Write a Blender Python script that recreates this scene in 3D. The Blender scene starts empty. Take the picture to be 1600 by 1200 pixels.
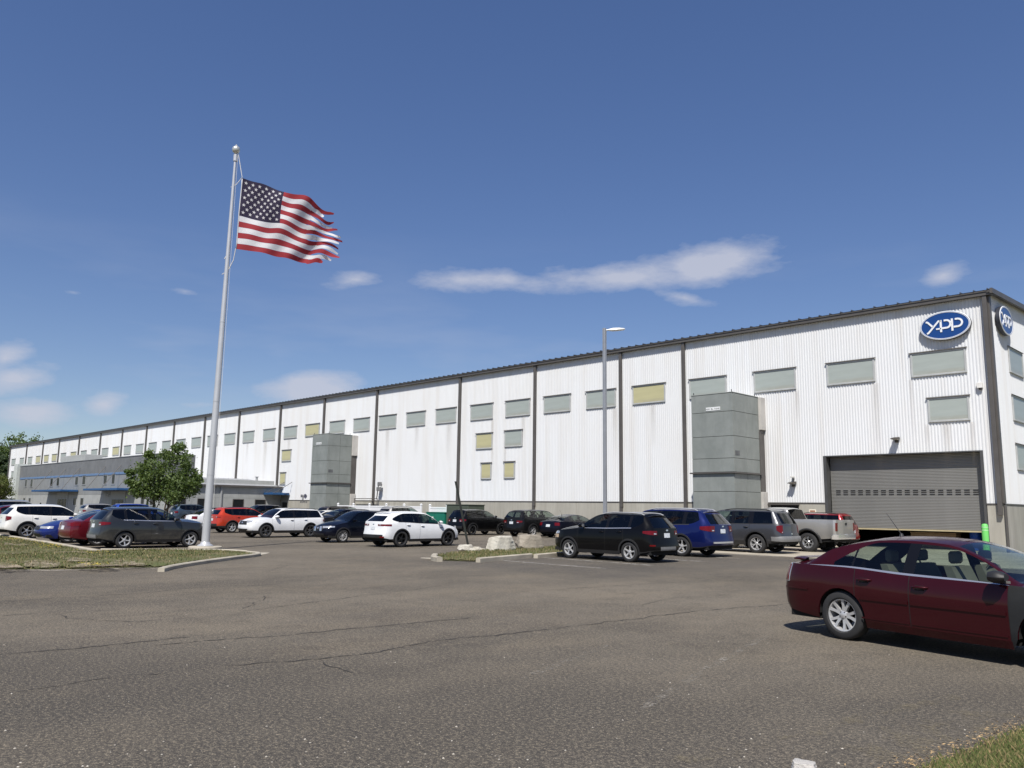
import bpy, math, random
from mathutils import Vector, Matrix
R = math.radians
sin, cos, pi = math.sin, math.cos, math.pi
rnd = random.Random(7)
scene = bpy.context.scene
COL = scene.collection

# ------------------------------------------------------------------ camera
# X runs along the long wall (to the right), Y towards it, Z up; metres.
EYE = 1.755
FPX, PITCH, ROLL, YAW = 1269.35, 0.1518007, 0.0138835, 0.784212
def w2(vx, vy, vz):
    return Vector((vx*sin(YAW) - vy*cos(YAW), vx*cos(YAW) + vy*sin(YAW), vz))
_r = Vector((1, 0, 0)); _u = Vector((0, -sin(PITCH), cos(PITCH))); _f = Vector((0, cos(PITCH), sin(PITCH)))
_r2 = _r*cos(ROLL) + _u*sin(ROLL); _u2 = _u*cos(ROLL) - _r*sin(ROLL)
RT, UP, FW = w2(*_r2), w2(*_u2), w2(*_f)
cam_d = bpy.data.cameras.new('camera'); cam = bpy.data.objects.new('camera', cam_d); COL.objects.link(cam)
cam_d.sensor_width = 36; cam_d.lens = FPX/1600*36; cam_d.clip_start = 0.1; cam_d.clip_end = 6000
m = Matrix.Identity(4)
for i in range(3):
    m[i][0], m[i][1], m[i][2] = RT[i], UP[i], -FW[i]
m[2][3] = EYE
cam.matrix_world = m
scene.camera = cam
def pix(x, y):
    return (FW*FPX + RT*(x-800) - UP*(y-600)).normalized()
def on_ground(x, y, z=0.0):
    v = pix(x, y); t = (z-EYE)/v.z
    return (v.x*t, v.y*t)
def on_wall(x, y, Y):
    v = pix(x, y); t = Y/v.y
    return (v.x*t, EYE + v.z*t)
def on_side(x, y, X):
    v = pix(x, y); t = X/v.x
    return (v.y*t, EYE + v.z*t)

# ------------------------------------------------------------------ sky, sun, exposure
SUN = Vector((0.40, -0.60, 1.0)).normalized()
world = bpy.data.worlds.new('World'); scene.world = world; world.use_nodes = True
NT = world.node_tree; NT.nodes.clear()
def wn(t, **k):
    n = NT.nodes.new(t)
    for a, b in k.items(): setattr(n, a, b)
    return n
def wmath(op, a, b=None, clamp=False):
    n = wn('ShaderNodeMath', operation=op, use_clamp=clamp)
    for i, v in enumerate((a, b)):
        if v is None: continue
        if isinstance(v, (int, float)): n.inputs[i].default_value = v
        else: NT.links.new(v, n.inputs[i])
    return n.outputs[0]
sky = wn('ShaderNodeTexSky', sky_type='NISHITA', sun_disc=False)
sky.sun_elevation = math.asin(SUN.z); sky.sun_rotation = math.atan2(SUN.x, SUN.y)
sky.altitude = 200; sky.air_density = 0.92; sky.dust_density = 0.5; sky.ozone_density = 3.0
SKY_STRENGTH = 0.119
gen = wn('ShaderNodeTexCoord')
vec = gen.outputs['Generated']
def vdot(v):
    n = wn('ShaderNodeVectorMath', operation='DOT_PRODUCT'); NT.links.new(vec, n.inputs[0]); n.inputs[1].default_value = v
    return n.outputs['Value']
def wnoise(scale, detail, rough, stretch):
    mp = wn('ShaderNodeMapping'); mp.inputs['Scale'].default_value = stretch
    NT.links.new(vec, mp.inputs['Vector'])
    n = wn('ShaderNodeTexNoise'); n.inputs['Scale'].default_value = scale; n.inputs['Detail'].default_value = detail; n.inputs['Roughness'].default_value = rough
    NT.links.new(mp.outputs[0], n.inputs['Vector'])
    return n.outputs['Fac']
n_big = wnoise(7.0, 5, 0.6, (1, 1, 3.2))
n_fine = wnoise(24.0, 5, 0.6, (1, 1, 2.6))
# clouds: (pixel x, pixel y, half width, half height, tilt deg, density) turned into bearing / elevation
sep = wn('ShaderNodeSeparateXYZ'); NT.links.new(vec, sep.inputs[0])
AZ0 = math.atan2(FW.y, FW.x)
def vrot(x, y): return Vector((x*cos(-AZ0)-y*sin(-AZ0), x*sin(-AZ0)+y*cos(-AZ0)))
bx_ = wmath('ADD', wmath('MULTIPLY', sep.outputs['X'], cos(AZ0)), wmath('MULTIPLY', sep.outputs['Y'], sin(AZ0)))
by_ = wmath('ADD', wmath('MULTIPLY', sep.outputs['X'], -sin(AZ0)), wmath('MULTIPLY', sep.outputs['Y'], cos(AZ0)))
az = wmath('ARCTAN2', by_, bx_); el = wmath('ARCSINE', sep.outputs['Z'])
comb = wn('ShaderNodeCombineXYZ'); NT.links.new(az, comb.inputs[0]); NT.links.new(el, comb.inputs[1])
def azel(v):
    q = vrot(v.x, v.y); return math.atan2(q.y, q.x), math.asin(v.z)
total = None
for (cx, cy, hw, hh, tilt, dens) in [(1098, 413, 98, 29, 9, 1.2), (985, 433, 190, 21, 5, 1.1), (745, 437, 100, 19, 2, 1.0), (1070, 466, 90, 18, -12, 0.6),
        (1475, 430, 52, 22, 12, 0.8), (555, 437, 66, 20, 4, 0.75), (487, 610, 50, 19, 3, 1.7), (22, 592, 58, 24, 8, 1.1), (8, 560, 40, 24, 20, 1.0),
        (50, 645, 62, 21, 0, 1.1), (165, 632, 40, 24, 0, 0.8), (115, 457, 42, 11, -5, 0.42), (290, 455, 48, 12, -8, 0.4), (310, 632, 80, 16, 0, 0.42)]:
    a0, e0 = azel(pix(cx, cy)); a1, e1 = azel(pix(cx+hw*cos(R(tilt)), cy-hw*sin(R(tilt)))); a2, e2 = azel(pix(cx, cy-hh))
    mp = wn('ShaderNodeMapping', vector_type='TEXTURE'); NT.links.new(comb.outputs[0], mp.inputs['Vector'])
    mp.inputs['Location'].default_value = (a0, e0, 0); mp.inputs['Rotation'].default_value = (0, 0, math.atan2(e1-e0, a1-a0)); mp.inputs['Scale'].default_value = (math.hypot(a1-a0, e1-e0), math.hypot(a2-a0, e2-e0), 1)
    ln = wn('ShaderNodeVectorMath', operation='LENGTH'); NT.links.new(mp.outputs[0], ln.inputs[0])
    d = wn('ShaderNodeMath', operation='MULTIPLY_ADD'); NT.links.new(ln.outputs['Value'], d.inputs[0]); d.inputs[1].default_value = -0.95; d.inputs[2].default_value = dens*1.05
    total = d.outputs[0] if total is None else wmath('MAXIMUM', total, d.outputs[0])
nn = wmath('MULTIPLY', wmath('SUBTRACT', wmath('ADD', wmath('MULTIPLY', n_big, 0.5), wmath('MULTIPLY', n_fine, 0.5)), 0.5), 2.3)
total = wmath('MULTIPLY', wmath('ADD', total, nn), 1.1, True)
# faint wisps low in the sky all the way round
low = wmath('SUBTRACT', 1.0, wmath('MULTIPLY', wmath('ABSOLUTE', wmath('SUBTRACT', sep.outputs['Z'], 0.16)), 6.0), True)
wisp = wmath('MULTIPLY', wmath('MULTIPLY', wmath('SUBTRACT', wnoise(3.0, 4, 0.6, (1, 1, 4.5)), 0.5), 1.2, True), low)
total = wmath('MAXIMUM', total, wisp)
total = wmath('MULTIPLY', total, 0.8, True)
tone = wn('ShaderNodeHueSaturation'); tone.inputs['Saturation'].default_value = 1.23; tone.inputs['Hue'].default_value = 0.517
NT.links.new(sky.outputs[0], tone.inputs['Color'])
mixc = wn('ShaderNodeMix', data_type='RGBA')
NT.links.new(total, mixc.inputs['Factor']); gm_ = wn('ShaderNodeGamma'); gm_.inputs['Gamma'].default_value = 0.76; NT.links.new(tone.outputs[0], gm_.inputs[0]); NT.links.new(gm_.outputs[0], mixc.inputs['A'])
mixc.inputs['B'].default_value = (3.7, 3.85, 4.5, 1)
bg = wn('ShaderNodeBackground'); bg.inputs['Strength'].default_value = SKY_STRENGTH
NT.links.new(mixc.outputs['Result'], bg.inputs['Color'])
wo = wn('ShaderNodeOutputWorld'); NT.links.new(bg.outputs[0], wo.inputs['Surface'])

sun_d = bpy.data.lights.new('sun', 'SUN'); sun_d.energy = 4.6; sun_d.angle = R(0.53); sun_d.color = (1.0, 0.955, 0.885)
sun = bpy.data.objects.new('sun', sun_d); COL.objects.link(sun)
sun.rotation_euler = SUN.to_track_quat('Z', 'Y').to_euler()
vs = scene.view_settings; vs.view_transform = 'Standard'; vs.look = 'None'; vs.exposure = 0.36; vs.gamma = 1.0; vs.use_curve_mapping = False
scene.cycles.max_bounces = 7; scene.cycles.transparent_max_bounces = 12; scene.cycles.caustics_reflective = False; scene.cycles.caustics_refractive = False

# ------------------------------------------------------------------ helpers
class MB:
    """collects faces; build() makes ONE mesh object"""
    def __init__(s): s.v = []; s.f = []; s.m = []
    def add(s, vs_, fs, mi=0):
        o = len(s.v); s.v += [tuple(v) for v in vs_]
        for f in fs: s.f.append(tuple(i+o for i in f)); s.m.append(mi)
        return s
    def box(s, x0, x1, y0, y1, z0, z1, mi=0):
        return s.add([(x0,y0,z0),(x1,y0,z0),(x1,y1,z0),(x0,y1,z0),(x0,y0,z1),(x1,y0,z1),(x1,y1,z1),(x0,y1,z1)],
                     [(0,3,2,1),(4,5,6,7),(0,1,5,4),(1,2,6,5),(2,3,7,6),(3,0,4,7)], mi)
    def bbox(s, x0, x1, y0, y1, z0, z1, b=0.01, mi=0):
        """box with chamfered edges"""
        X = [(x0, x0+b), (x1, x1-b)]; Y = [(y0, y0+b), (y1, y1-b)]; Z = [(z0, z0+b), (z1, z1-b)]
        vs_ = []; idx = {}
        for i in range(2):
            for j in range(2):
                for k in range(2):
                    for a in range(3):
                        p = [X[i][1], Y[j][1], Z[k][1]]; p[a] = (X[i], Y[j], Z[k])[a][0]
                        idx[(i,j,k,a)] = len(vs_); vs_.append(tuple(p))
        fs = []
        for a in range(3):
            o = [q for q in range(3) if q != a]
            for e in range(2):
                l = []
                for (p, q) in ((0,0),(1,0),(1,1),(0,1)):
                    c = [0,0,0]; c[a] = e; c[o[0]] = p; c[o[1]] = q; l.append(idx[(*c, a)])
                fs.append(tuple(l))
        for a in range(3):       # edge chamfers along axis a
            o = [q for q in range(3) if q != a]
            for p in range(2):
                for q in range(2):
                    c0 = [0,0,0]; c0[o[0]] = p; c0[o[1]] = q; c1 = list(c0); c1[a] = 1
                    fs.append((idx[(*c0,o[0])], idx[(*c1,o[0])], idx[(*c1,o[1])], idx[(*c0,o[1])]))
        for i in range(2):
            for j in range(2):
                for k in range(2): fs.append((idx[(i,j,k,0)], idx[(i,j,k,1)], idx[(i,j,k,2)]))
        return s.add(vs_, fs, mi)
    def tube(s, pts, rad, n=8, mi=0, cap=True):
        P = [Vector(p) for p in pts]; rads = rad if isinstance(rad, (list, tuple)) else [rad]*len(P)
        vs_ = []; fs = []
        prev = None
        for i, p in enumerate(P):
            t = (P[min(i+1, len(P)-1)] - P[max(i-1, 0)]).normalized()
            if prev is None:
                a = Vector((0,0,1)) if abs(t.z) < 0.9 else Vector((1,0,0))
                e1 = t.cross(a).normalized()
            else: e1 = (prev - t*prev.dot(t)).normalized()
            prev = e1; e2 = t.cross(e1)
            for k in range(n):
                th = 2*pi*k/n; vs_.append(p + (e1*cos(th) + e2*sin(th))*rads[i])
        for i in range(len(P)-1):
            for k in range(n): fs.append((i*n+k, i*n+(k+1)%n, (i+1)*n+(k+1)%n, (i+1)*n+k))
        if cap: fs.append(tuple(range(n-1, -1, -1))); fs.append(tuple((len(P)-1)*n+k for k in range(n)))
        return s.add(vs_, fs, mi)
    def lathe(s, prof, n=24, mi=0, axis='z', o=(0,0,0)):
        vs_ = []; fs = []
        for (r, h) in prof:
            for k in range(n):
                th = 2*pi*k/n
                p = (r*cos(th), r*sin(th), h) if axis == 'z' else (r*cos(th), h, r*sin(th))
                vs_.append((p[0]+o[0], p[1]+o[1], p[2]+o[2]))
        for i in range(len(prof)-1):
            for k in range(n): fs.append((i*n+k, i*n+(k+1)%n, (i+1)*n+(k+1)%n, (i+1)*n+k))
        return s.add(vs_, fs, mi)
    def grid(s, P, mi=0):
        """P: rows of points"""
        nr, nc = len(P), len(P[0]); vs_ = [p for r_ in P for p in r_]
        return s.add(vs_, [(i*nc+j, i*nc+j+1, (i+1)*nc+j+1, (i+1)*nc+j) for i in range(nr-1) for j in range(nc-1)], mi)
    def poly(s, pts, z0, z1, mi=0):
        """vertical prism over a plan polygon"""
        n = len(pts)
        return s.add([(x, y, z0) for x, y in pts] + [(x, y, z1) for x, y in pts],
                     [tuple(range(n-1, -1, -1)), tuple(range(n, 2*n))] + [(i, (i+1) % n, n+(i+1) % n, n+i) for i in range(n)], mi)
    def mesh(s, name, mats, smooth=False, sharp=None):
        me = bpy.data.meshes.new(name); me.from_pydata(s.v, [], s.f)
        for mt in (mats if isinstance(mats, (list, tuple)) else [mats]): me.materials.append(mt)
        if any(s.m): me.polygons.foreach_set('material_index', s.m)
        if smooth:
            me.polygons.foreach_set('use_smooth', [True]*len(me.polygons))
            if sharp: me.set_sharp_from_angle(angle=R(sharp))
        me.update(); return me
    def build(s, name, mats, parent=None, smooth=False, sharp=None):
        return link(name, s.mesh(name, mats, smooth, sharp), parent)
def link(name, me, parent=None, loc=None, rz=0):
    o = bpy.data.objects.new(name, me); COL.objects.link(o)
    if parent is not None: o.parent = parent
    if loc is not None: o.location = loc
    if rz: o.rotation_euler = (0, 0, rz)
    return o
def empty(name, loc=(0,0,0), rz=0):
    o = bpy.data.objects.new(name, None); COL.objects.link(o); o.location = loc; o.rotation_euler = (0, 0, rz); o.empty_display_size = 0.2
    return o
def tag(o, label, cat, group=None):
    o['label'] = label; o['category'] = cat
    if group: o['group'] = group
    return o
def structure(o): o['kind'] = 'structure'; return o

class NB:
    """material node builder"""
    def __init__(s, name):
        s.mat = bpy.data.materials.new(name); s.mat.use_nodes = True; s.nt = s.mat.node_tree
        s.b = s.nt.nodes['Principled BSDF']; s.tc = None
    def n(s, t, **k):
        x = s.nt.nodes.new(t)
        for a, b in k.items(): setattr(x, a, b)
        return x
    def l(s, a, b): s.nt.links.new(a, b)
    def coord(s, scale=(1,1,1), kind='Object', rot=(0,0,0)):
        if s.tc is None: s.tc = s.n('ShaderNodeTexCoord')
        mp = s.n('ShaderNodeMapping'); mp.inputs['Scale'].default_value = scale; mp.inputs['Rotation'].default_value = rot
        s.l(s.tc.outputs[kind], mp.inputs['Vector']); return mp.outputs[0]
    def noise(s, scale, detail=4, rough=0.55, stretch=(1,1,1), kind='Object', dist=0.0, rot=(0,0,0)):
        x = s.n('ShaderNodeTexNoise'); x.inputs['Scale'].default_value = scale; x.inputs['Detail'].default_value = detail
        x.inputs['Roughness'].default_value = rough; x.inputs['Distortion'].default_value = dist
        s.l(s.coord(stretch, kind, rot), x.inputs['Vector']); return x.outputs['Fac']
    def ramp(s, fac, stops):
        x = s.n('ShaderNodeValToRGB'); e = x.color_ramp.elements
        while len(e) < len(stops): e.new(0.5)
        for el, (p, c) in zip(e, stops):
            el.position = p; el.color = (c, c, c, 1) if isinstance(c, (int, float)) else (*c, 1)
        s.l(fac, x.inputs['Fac']); return x.outputs['Color']
    def mix(s, fac, a, b, mode='MIX'):
        x = s.n('ShaderNodeMix', data_type='RGBA', blend_type=mode)
        for sock, v in (('Factor', fac), ('A', a), ('B', b)):
            if isinstance(v, (int, float)) and sock == 'Factor': x.inputs[0].default_value = v
            elif isinstance(v, tuple): x.inputs[sock].default_value = (*v, 1)
            else: s.l(v, x.inputs[0] if sock == 'Factor' else x.inputs[sock])
        return x.outputs['Result']
    def bump(s, h, strength=0.3, dist=0.01):
        x = s.n('ShaderNodeBump'); x.inputs['Strength'].default_value = strength; x.inputs['Distance'].default_value = dist
        s.l(h, x.inputs['Height']); s.l(x.outputs[0], s.b.inputs['Normal'])
    def col(s, c):
        if isinstance(c, tuple): s.b.inputs['Base Color'].default_value = (*c, 1)
        else: s.l(c, s.b.inputs['Base Color'])
    def set(s, **k):
        for a, v in k.items(): s.b.inputs[a.replace('_', ' ')].default_value = v
        return s
MATS = {}
def plain(name, c, rough=0.6, metal=0.0, vary=0.12, scale=3.0, coat=0.0, spec=0.5, bump=0.0):
    if name in MATS: return MATS[name]
    B = NB(name); B.set(Roughness=rough, Metallic=metal)
    B.b.inputs['Coat Weight'].default_value = coat; B.b.inputs['Coat Roughness'].default_value = 0.05
    B.b.inputs['Specular IOR Level'].default_value = spec
    if vary:
        n = B.noise(scale, 5, 0.6)
        B.col(B.mix(B.ramp(n, [(0.3, 0.0), (0.7, 1.0)]), tuple(x*(1-vary) for x in c), tuple(min(1, x*(1+vary)) for x in c)))
        if bump: B.bump(B.noise(scale*12, 4, 0.6), bump, 0.01)
    else: B.col(c)
    MATS[name] = B.mat; return B.mat
# ================================================================== GROUND
def asphalt_mat():
    B = NB('asphalt')
    big = B.noise(0.16, 7, 0.68, (1, 0.7, 1), rot=(0, 0, R(38))); mid = B.noise(0.7, 6, 0.65, (1, 0.45, 1), rot=(0, 0, R(38))); fine = B.mix(0.5, B.noise(27, 4, 0.8), B.noise(80, 3, 0.75)); grit = B.noise(90, 2, 0.6)
    c = B.mix(B.ramp(big, [(0.38, 0.0), (0.62, 1.0)]), (0.068, 0.0605, 0.0505), (0.150, 0.131, 0.104))
    c = B.mix(B.ramp(mid, [(0.45, 0.0), (0.72, 0.6)]), c, (0.175, 0.146, 0.106))
    mot = B.noise(1.7, 6, 0.75); mot2 = B.noise(5.5, 5, 0.7)
    c = B.mix(B.ramp(mot, [(0.30, 0.55), (0.50, 0.0)]), c, (0.055, 0.047, 0.039)); c = B.mix(B.ramp(mot2, [(0.52, 0.0), (0.72, 0.6)]), c, (0.19, 0.16, 0.118))
    # newer, darker surfacing in front of the stalls
    tc = B.n('ShaderNodeSeparateXYZ'); B.l(B.coord(), tc.inputs[0])
    def box(sock, lo, hi, soft):
        a = B.n('ShaderNodeMapRange', interpolation_type='SMOOTHSTEP'); B.l(sock, a.inputs['Value']); a.inputs['From Min'].default_value = lo-soft; a.inputs['From Max'].default_value = lo+soft
        b = B.n('ShaderNodeMapRange', interpolation_type='SMOOTHSTEP'); B.l(sock, b.inputs['Value']); b.inputs['From Min'].default_value = hi+soft; b.inputs['From Max'].default_value = hi-soft
        m_ = B.n('ShaderNodeMath', operation='MULTIPLY'); B.l(a.outputs[0], m_.inputs[0]); B.l(b.outputs[0], m_.inputs[1]); return m_.outputs[0]
    def mul(a, b):
        m_ = B.n('ShaderNodeMath', operation='MULTIPLY'); B.l(a, m_.inputs[0])
        if isinstance(b, float): m_.inputs[1].default_value = b
        else: B.l(b, m_.inputs[1])
        return m_.outputs[0]
    wob = B.n('ShaderNodeMath', operation='ADD'); B.l(tc.outputs['X'], wob.inputs[0]); B.l(mul(B.noise(0.35, 4), 3.0), wob.inputs[1])
    patch = mul(box(wob.outputs[0], -20.0, -11.5, 1.2), box(tc.outputs['Y'], 16.5, 30.8, 0.9))
    patch = mul(patch, B.ramp(B.noise(0.9, 6, 0.65), [(0.25, 0.35), (0.6, 1.0)]))
    c = B.mix(mul(patch, 0.62), c, (0.045, 0.044, 0.045))
    dpt = B.n('ShaderNodeSeparateXYZ'); B.l(B.coord((1, 1, 1), 'Object', (0, 0, R(-45))), dpt.inputs[0]); wb_ = B.n('ShaderNodeMath', operation='ADD'); B.l(dpt.outputs['Y'], wb_.inputs[0]); B.l(mul(B.noise(0.25, 4), 5.0), wb_.inputs[1])
    near = mul(box(wb_.outputs[0], 7.5, 12.0, 1.6), B.ramp(B.noise(0.42, 6, 0.65, (1, 0.6, 1), rot=(0, 0, R(30))), [(0.30, 0.3), (0.52, 1.0)]))
    c = B.mix(mul(near, 0.75), c, (0.054, 0.049, 0.043))
    c = B.mix(B.ramp(fine, [(0.38, 0.9), (0.50, 0.0)]), c, (0.024, 0.022, 0.021))
    c = B.mix(B.ramp(fine, [(0.51, 0.0), (0.62, 0.9)]), c, (0.31, 0.262, 0.19))
    vor = B.n('ShaderNodeTexVoronoi'); vor.inputs['Scale'].default_value = 30; B.l(B.coord(), vor.inputs['Vector'])
    chips = mul(B.ramp(vor.outputs['Distance'], [(0.08, 1.0), (0.16, 0.0)]), B.ramp(B.noise(5, 3), [(0.5, 0.0), (0.62, 1.0)]))
    c = B.mix(mul(chips, 0.7), c, (0.42, 0.39, 0.34))
    B.col(c); B.set(Roughness=0.92); B.b.inputs['Specular IOR Level'].default_value = 0.28
    h = B.mix(0.35, fine, grit); B.bump(h, 0.8, 0.012)
    return B.mat
M_ASPH = asphalt_mat()
def grass_mat(name, a, b, dry):
    B = NB(name); n = B.noise(0.8, 6, 0.65); n2 = B.noise(9, 4, 0.6)
    c = B.mix(B.ramp(n, [(0.35, 0.0), (0.6, 1.0)]), a, dry); c = B.mix(B.ramp(n2, [(0.35, 0.0), (0.7, 0.7)]), c, b)
    B.col(c); B.set(Roughness=0.95); B.bump(B.noise(40, 4, 0.7), 0.8, 0.03); return B.mat
M_TURF = grass_mat('turf', (0.090, 0.108, 0.032), (0.065, 0.078, 0.025), (0.165, 0.135, 0.065))
M_CONC = plain('kerb_concrete', (0.37, 0.335, 0.27), 0.85, vary=0.22, scale=1.6, bump=0.35)
M_APRON = plain('apron_concrete', (0.37, 0.33, 0.26), 0.88, vary=0.22, scale=0.7, bump=0.3)

g = MB(); g.add([(-1500, -700, -0.03), (700, -700, -0.03), (700, 1500, -0.03), (-1500, 1500, -0.03)], [(0, 1, 2, 3)])
structure(g.build('ground', M_TURF))
g = MB(); g.add([(-240, -60, 0), (60, -60, 0), (60, 46, 0), (-240, 46, 0)], [(0, 1, 2, 3)])
lot = structure(g.build('parking_lot', M_ASPH))
# concrete apron along the wall, poured in slabs
slab_root = structure(empty('apron', (0, 0, 0)))
for i, x0 in enumerate([-21.5, -17.2, -12.9, -8.6, -4.3, 0, 4.3]):
    for j, y0 in enumerate([31.1, 35.55, 40.0]):
        zt = 0.012 + rnd.uniform(-0.004, 0.004)
        MB().box(x0+0.012, x0+4.288, y0+0.012, y0+4.438 - (0.07 if j == 2 else 0), -0.02, zt).build('slab', M_APRON, slab_root)

def worn_mat(name, c, keep):
    B = NB(name); n = B.noise(3.5, 6, 0.75); n2 = B.noise(38, 3, 0.7)
    f = B.ramp(B.mix(0.45, n, n2), [(keep, 0.0), (keep+0.14, 1.0)])
    tr = B.n('ShaderNodeBsdfTransparent'); mx = B.n('ShaderNodeMixShader'); B.l(f, mx.inputs[0]); B.l(tr.outputs[0], mx.inputs[1]); B.l(B.b.outputs[0], mx.inputs[2])
    B.l(mx.outputs[0], B.nt.nodes['Material Output'].inputs['Surface']); B.col(c); B.set(Roughness=0.85); return B.mat
M_CRACK = worn_mat('crack', (0.028, 0.025, 0.022), 0.34)
def ribbon(name, pts, width, z, mat, jit=0.0, wj=0.4, parent=None, step=0.16, seed=1):
    r_ = random.Random(seed); P = [Vector((x, y, 0)) for x, y in pts]; line = []
    for a, b in zip(P[:-1], P[1:]):
        n = max(2, int((b-a).length/step))
        line += [a.lerp(b, i/n) for i in range(n)]
    line.append(P[-1]); off = 0; L = []; Rr = []
    for i, p in enumerate(line):
        t = (line[min(i+1, len(line)-1)] - line[max(i-1, 0)]).normalized(); nn = Vector((-t.y, t.x, 0))
        off = off*0.72 + r_.uniform(-jit, jit); w = width*(1 + r_.uniform(-wj, wj))/2
        if i in (0, len(line)-1): w *= 0.2
        L.append(tuple(p + nn*(off+w)) [:2] + (z,)); Rr.append(tuple(p + nn*(off-w))[:2] + (z,))
    return MB().grid([L, Rr]).build(name, mat, parent)
cracks = [[(0,1023),(130,1013.5),(300,995)], [(236,1009),(330,1001),(500,988),(640,974),(740,966)], [(0,942),(90,934.5),(220,927.5),(300,919),(420,914)],
    [(375,955),(440,948),(560,932.5),(640,922),(716,912)], [(350,1040),(500,1030),(600,1020),(650,1006),(720,997),(800,990),(865,982),(960,970),(1100,955),(1200,947),(1236,943)],
    [(0,963),(85,957),(190,953)], [(330,936.5),(430,934)], [(0,1088),(60,1075),(130,1062),(260,1052)], [(800,925),(1000,913),(1090,908)],
    [(180,905),(320,899),(470,893)], [(420,893),(450,883),(640,879)], [(380,952),(395,944),(420,930)], [(500,1031),(520,1042),(560,1050)], [(420,862),(470,861),(620,857)], [(1000,946),(1040,936),(1130,930)], [(80,960),(100,967),(200,972),(350,962)]]
for i, cr in enumerate(cracks):
    wd = 0.024 if i in (0, 1, 4) else 0.015
    ribbon('crack', [on_ground(*q) for q in cr], wd, 0.004, M_CRACK, 0.045, 0.85, lot, 0.10, i)
M_LINE = worn_mat('worn_line_paint', (0.62, 0.60, 0.55), 0.44)
M_FADED = worn_mat('faded_line_paint', (0.30, 0.275, 0.235), 0.50)
M_DUST = worn_mat('dusty_sand', (0.20, 0.17, 0.115), 0.50)
for i, (a, b) in enumerate([((1095,1050),(1203,992)), ((815,1061),(950,1008)), ((1000,1110),(1100,1048))]):
    ribbon('line_marking', [on_ground(*a), on_ground(*b)], 0.11, 0.005, M_FADED, 0.004, 0.2, lot, 0.2, 40+i)
for i, y0 in enumerate([19.7, 22.1, 25.35, 28.1, 30.7]):
    ribbon('line_marking', [(-21.1, y0), (-15.6, y0)], 0.11, 0.005, M_LINE, 0.003, 0.15, lot, 0.25, 60+i)
ribbon('line_marking', [(-29.8, 27.8), (-29.8, 22.0)], 0.11, 0.005, M_FADED, 0.003, 0.15, lot, 0.25, 70)
for i, x0 in enumerate([-27.0, -31.6, -37.0, -39.7, -42.4, -47.6]):
    ribbon('line_marking', [(x0, 27.8), (x0, 22.0)], 0.11, 0.005, M_FADED, 0.003, 0.15, lot, 0.25, 71+i)
ribbon('dust_streak', [on_ground(*q) for q in [(1050,1188),(1130,1180),(1205,1160),(1290,1138),(1360,1117),(1440,1103),(1497,1086)]], 0.13, 0.0045, M_DUST, 0.03, 0.7, lot, 0.1, 80)
ribbon('dust_streak', [on_ground(*q) for q in [(1600,1118),(1500,1152),(1430,1178),(1395,1199)]], 0.75, 0.0045, M_DUST, 0.03, 0.5, lot, 0.1, 81)
for i, (px_, py_, w_) in enumerate([(1095,1057,0.22), (1250,905,0.7)]):
    x_, y_ = on_ground(px_, py_)
    pts = [(x_ + w_*(0.5+0.25*rnd.random())*cos(a*pi/7), y_ + 0.45*w_*(0.5+0.25*rnd.random())*sin(a*pi/7)) for a in range(14)]
    MB().add([(a, b, 0.0042) for a, b in pts], [tuple(range(14))]).build('oil_stain', worn_mat('oil_stain_%s' % 'abcd'[i], (0.05, 0.045, 0.041), 0.5), lot)

def sweep_kerb(name, pts, w=0.16, h=0.13, mat=None, z0=-0.02):
    P = [Vector((x, y, 0)) for x, y in pts]; rows = []
    sec = [(-w/2, z0), (-w/2, h-0.025), (-w/2+0.03, h), (w/2-0.03, h), (w/2, h-0.025), (w/2, z0)]
    for i, p in enumerate(P):
        t = (P[min(i+1, len(P)-1)] - P[max(i-1, 0)]).normalized(); nn = Vector((-t.y, t.x, 0))
        rows.append([tuple(p + nn*a + Vector((0, 0, b))) for a, b in sec])
    mb = MB().grid(rows); n = len(rows)
    mb.f += [tuple(range(5, -1, -1)), tuple((n-1)*6+k for k in range(6))]; mb.m += [0, 0]
    return structure(mb.build(name, mat or M_CONC))
def gp(x, y, z=0.13): return on_ground(x, y, z)
def smooth_line(pts, n=6):
    out = []
    for i in range(len(pts)-1):
        p0 = pts[max(i-1, 0)]; p1 = pts[i]; p2 = pts[i+1]; p3 = pts[min(i+2, len(pts)-1)]
        for k in range(n):
            t = k/n
            out.append(tuple(0.5*((2*p1[c]) + (-p0[c]+p2[c])*t + (2*p0[c]-5*p1[c]+4*p2[c]-p3[c])*t*t + (-p0[c]+3*p1[c]-3*p2[c]+p3[c])*t**3) for c in range(2)))
    out.append(pts[-1]); return out
kerb_back = [gp(-120, 818.5), gp(0, 834.5), gp(80, 846.5), gp(156, 859.5)]
sweep_kerb('kerb', smooth_line(kerb_back), 0.2, 0.13)
kerb_b2 = [gp(158, 857.0), gp(230, 857.2), gp(310, 857.6), gp(350, 857.8), gp(388, 860)]
tip = [gp(388, 860), gp(403, 861.5), gp(398, 864), gp(360, 868.5), gp(310, 875), gp(272, 881), gp(252, 885.5)]
sweep_kerb('kerb', smooth_line(kerb_b2), 0.16, 0.13)
sweep_kerb('kerb', smooth_line(tip), 0.17, 0.11)
gut = smooth_line([on_ground(415, 863.5), on_ground(405, 866.5), on_ground(365, 871.5), on_ground(315, 878.5), on_ground(275, 884), on_ground(258, 887)])
ribbon('gutter', gut, 0.30, 0.008, M_CONC, 0.005, 0.12, lot, 0.3, 5)
road_edge = [gp(252, 886.5, 0.02), gp(200, 886.5, 0.02), gp(120, 889, 0.02), gp(0, 889.5, 0.02), gp(-150, 892, 0.02)]
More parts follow.
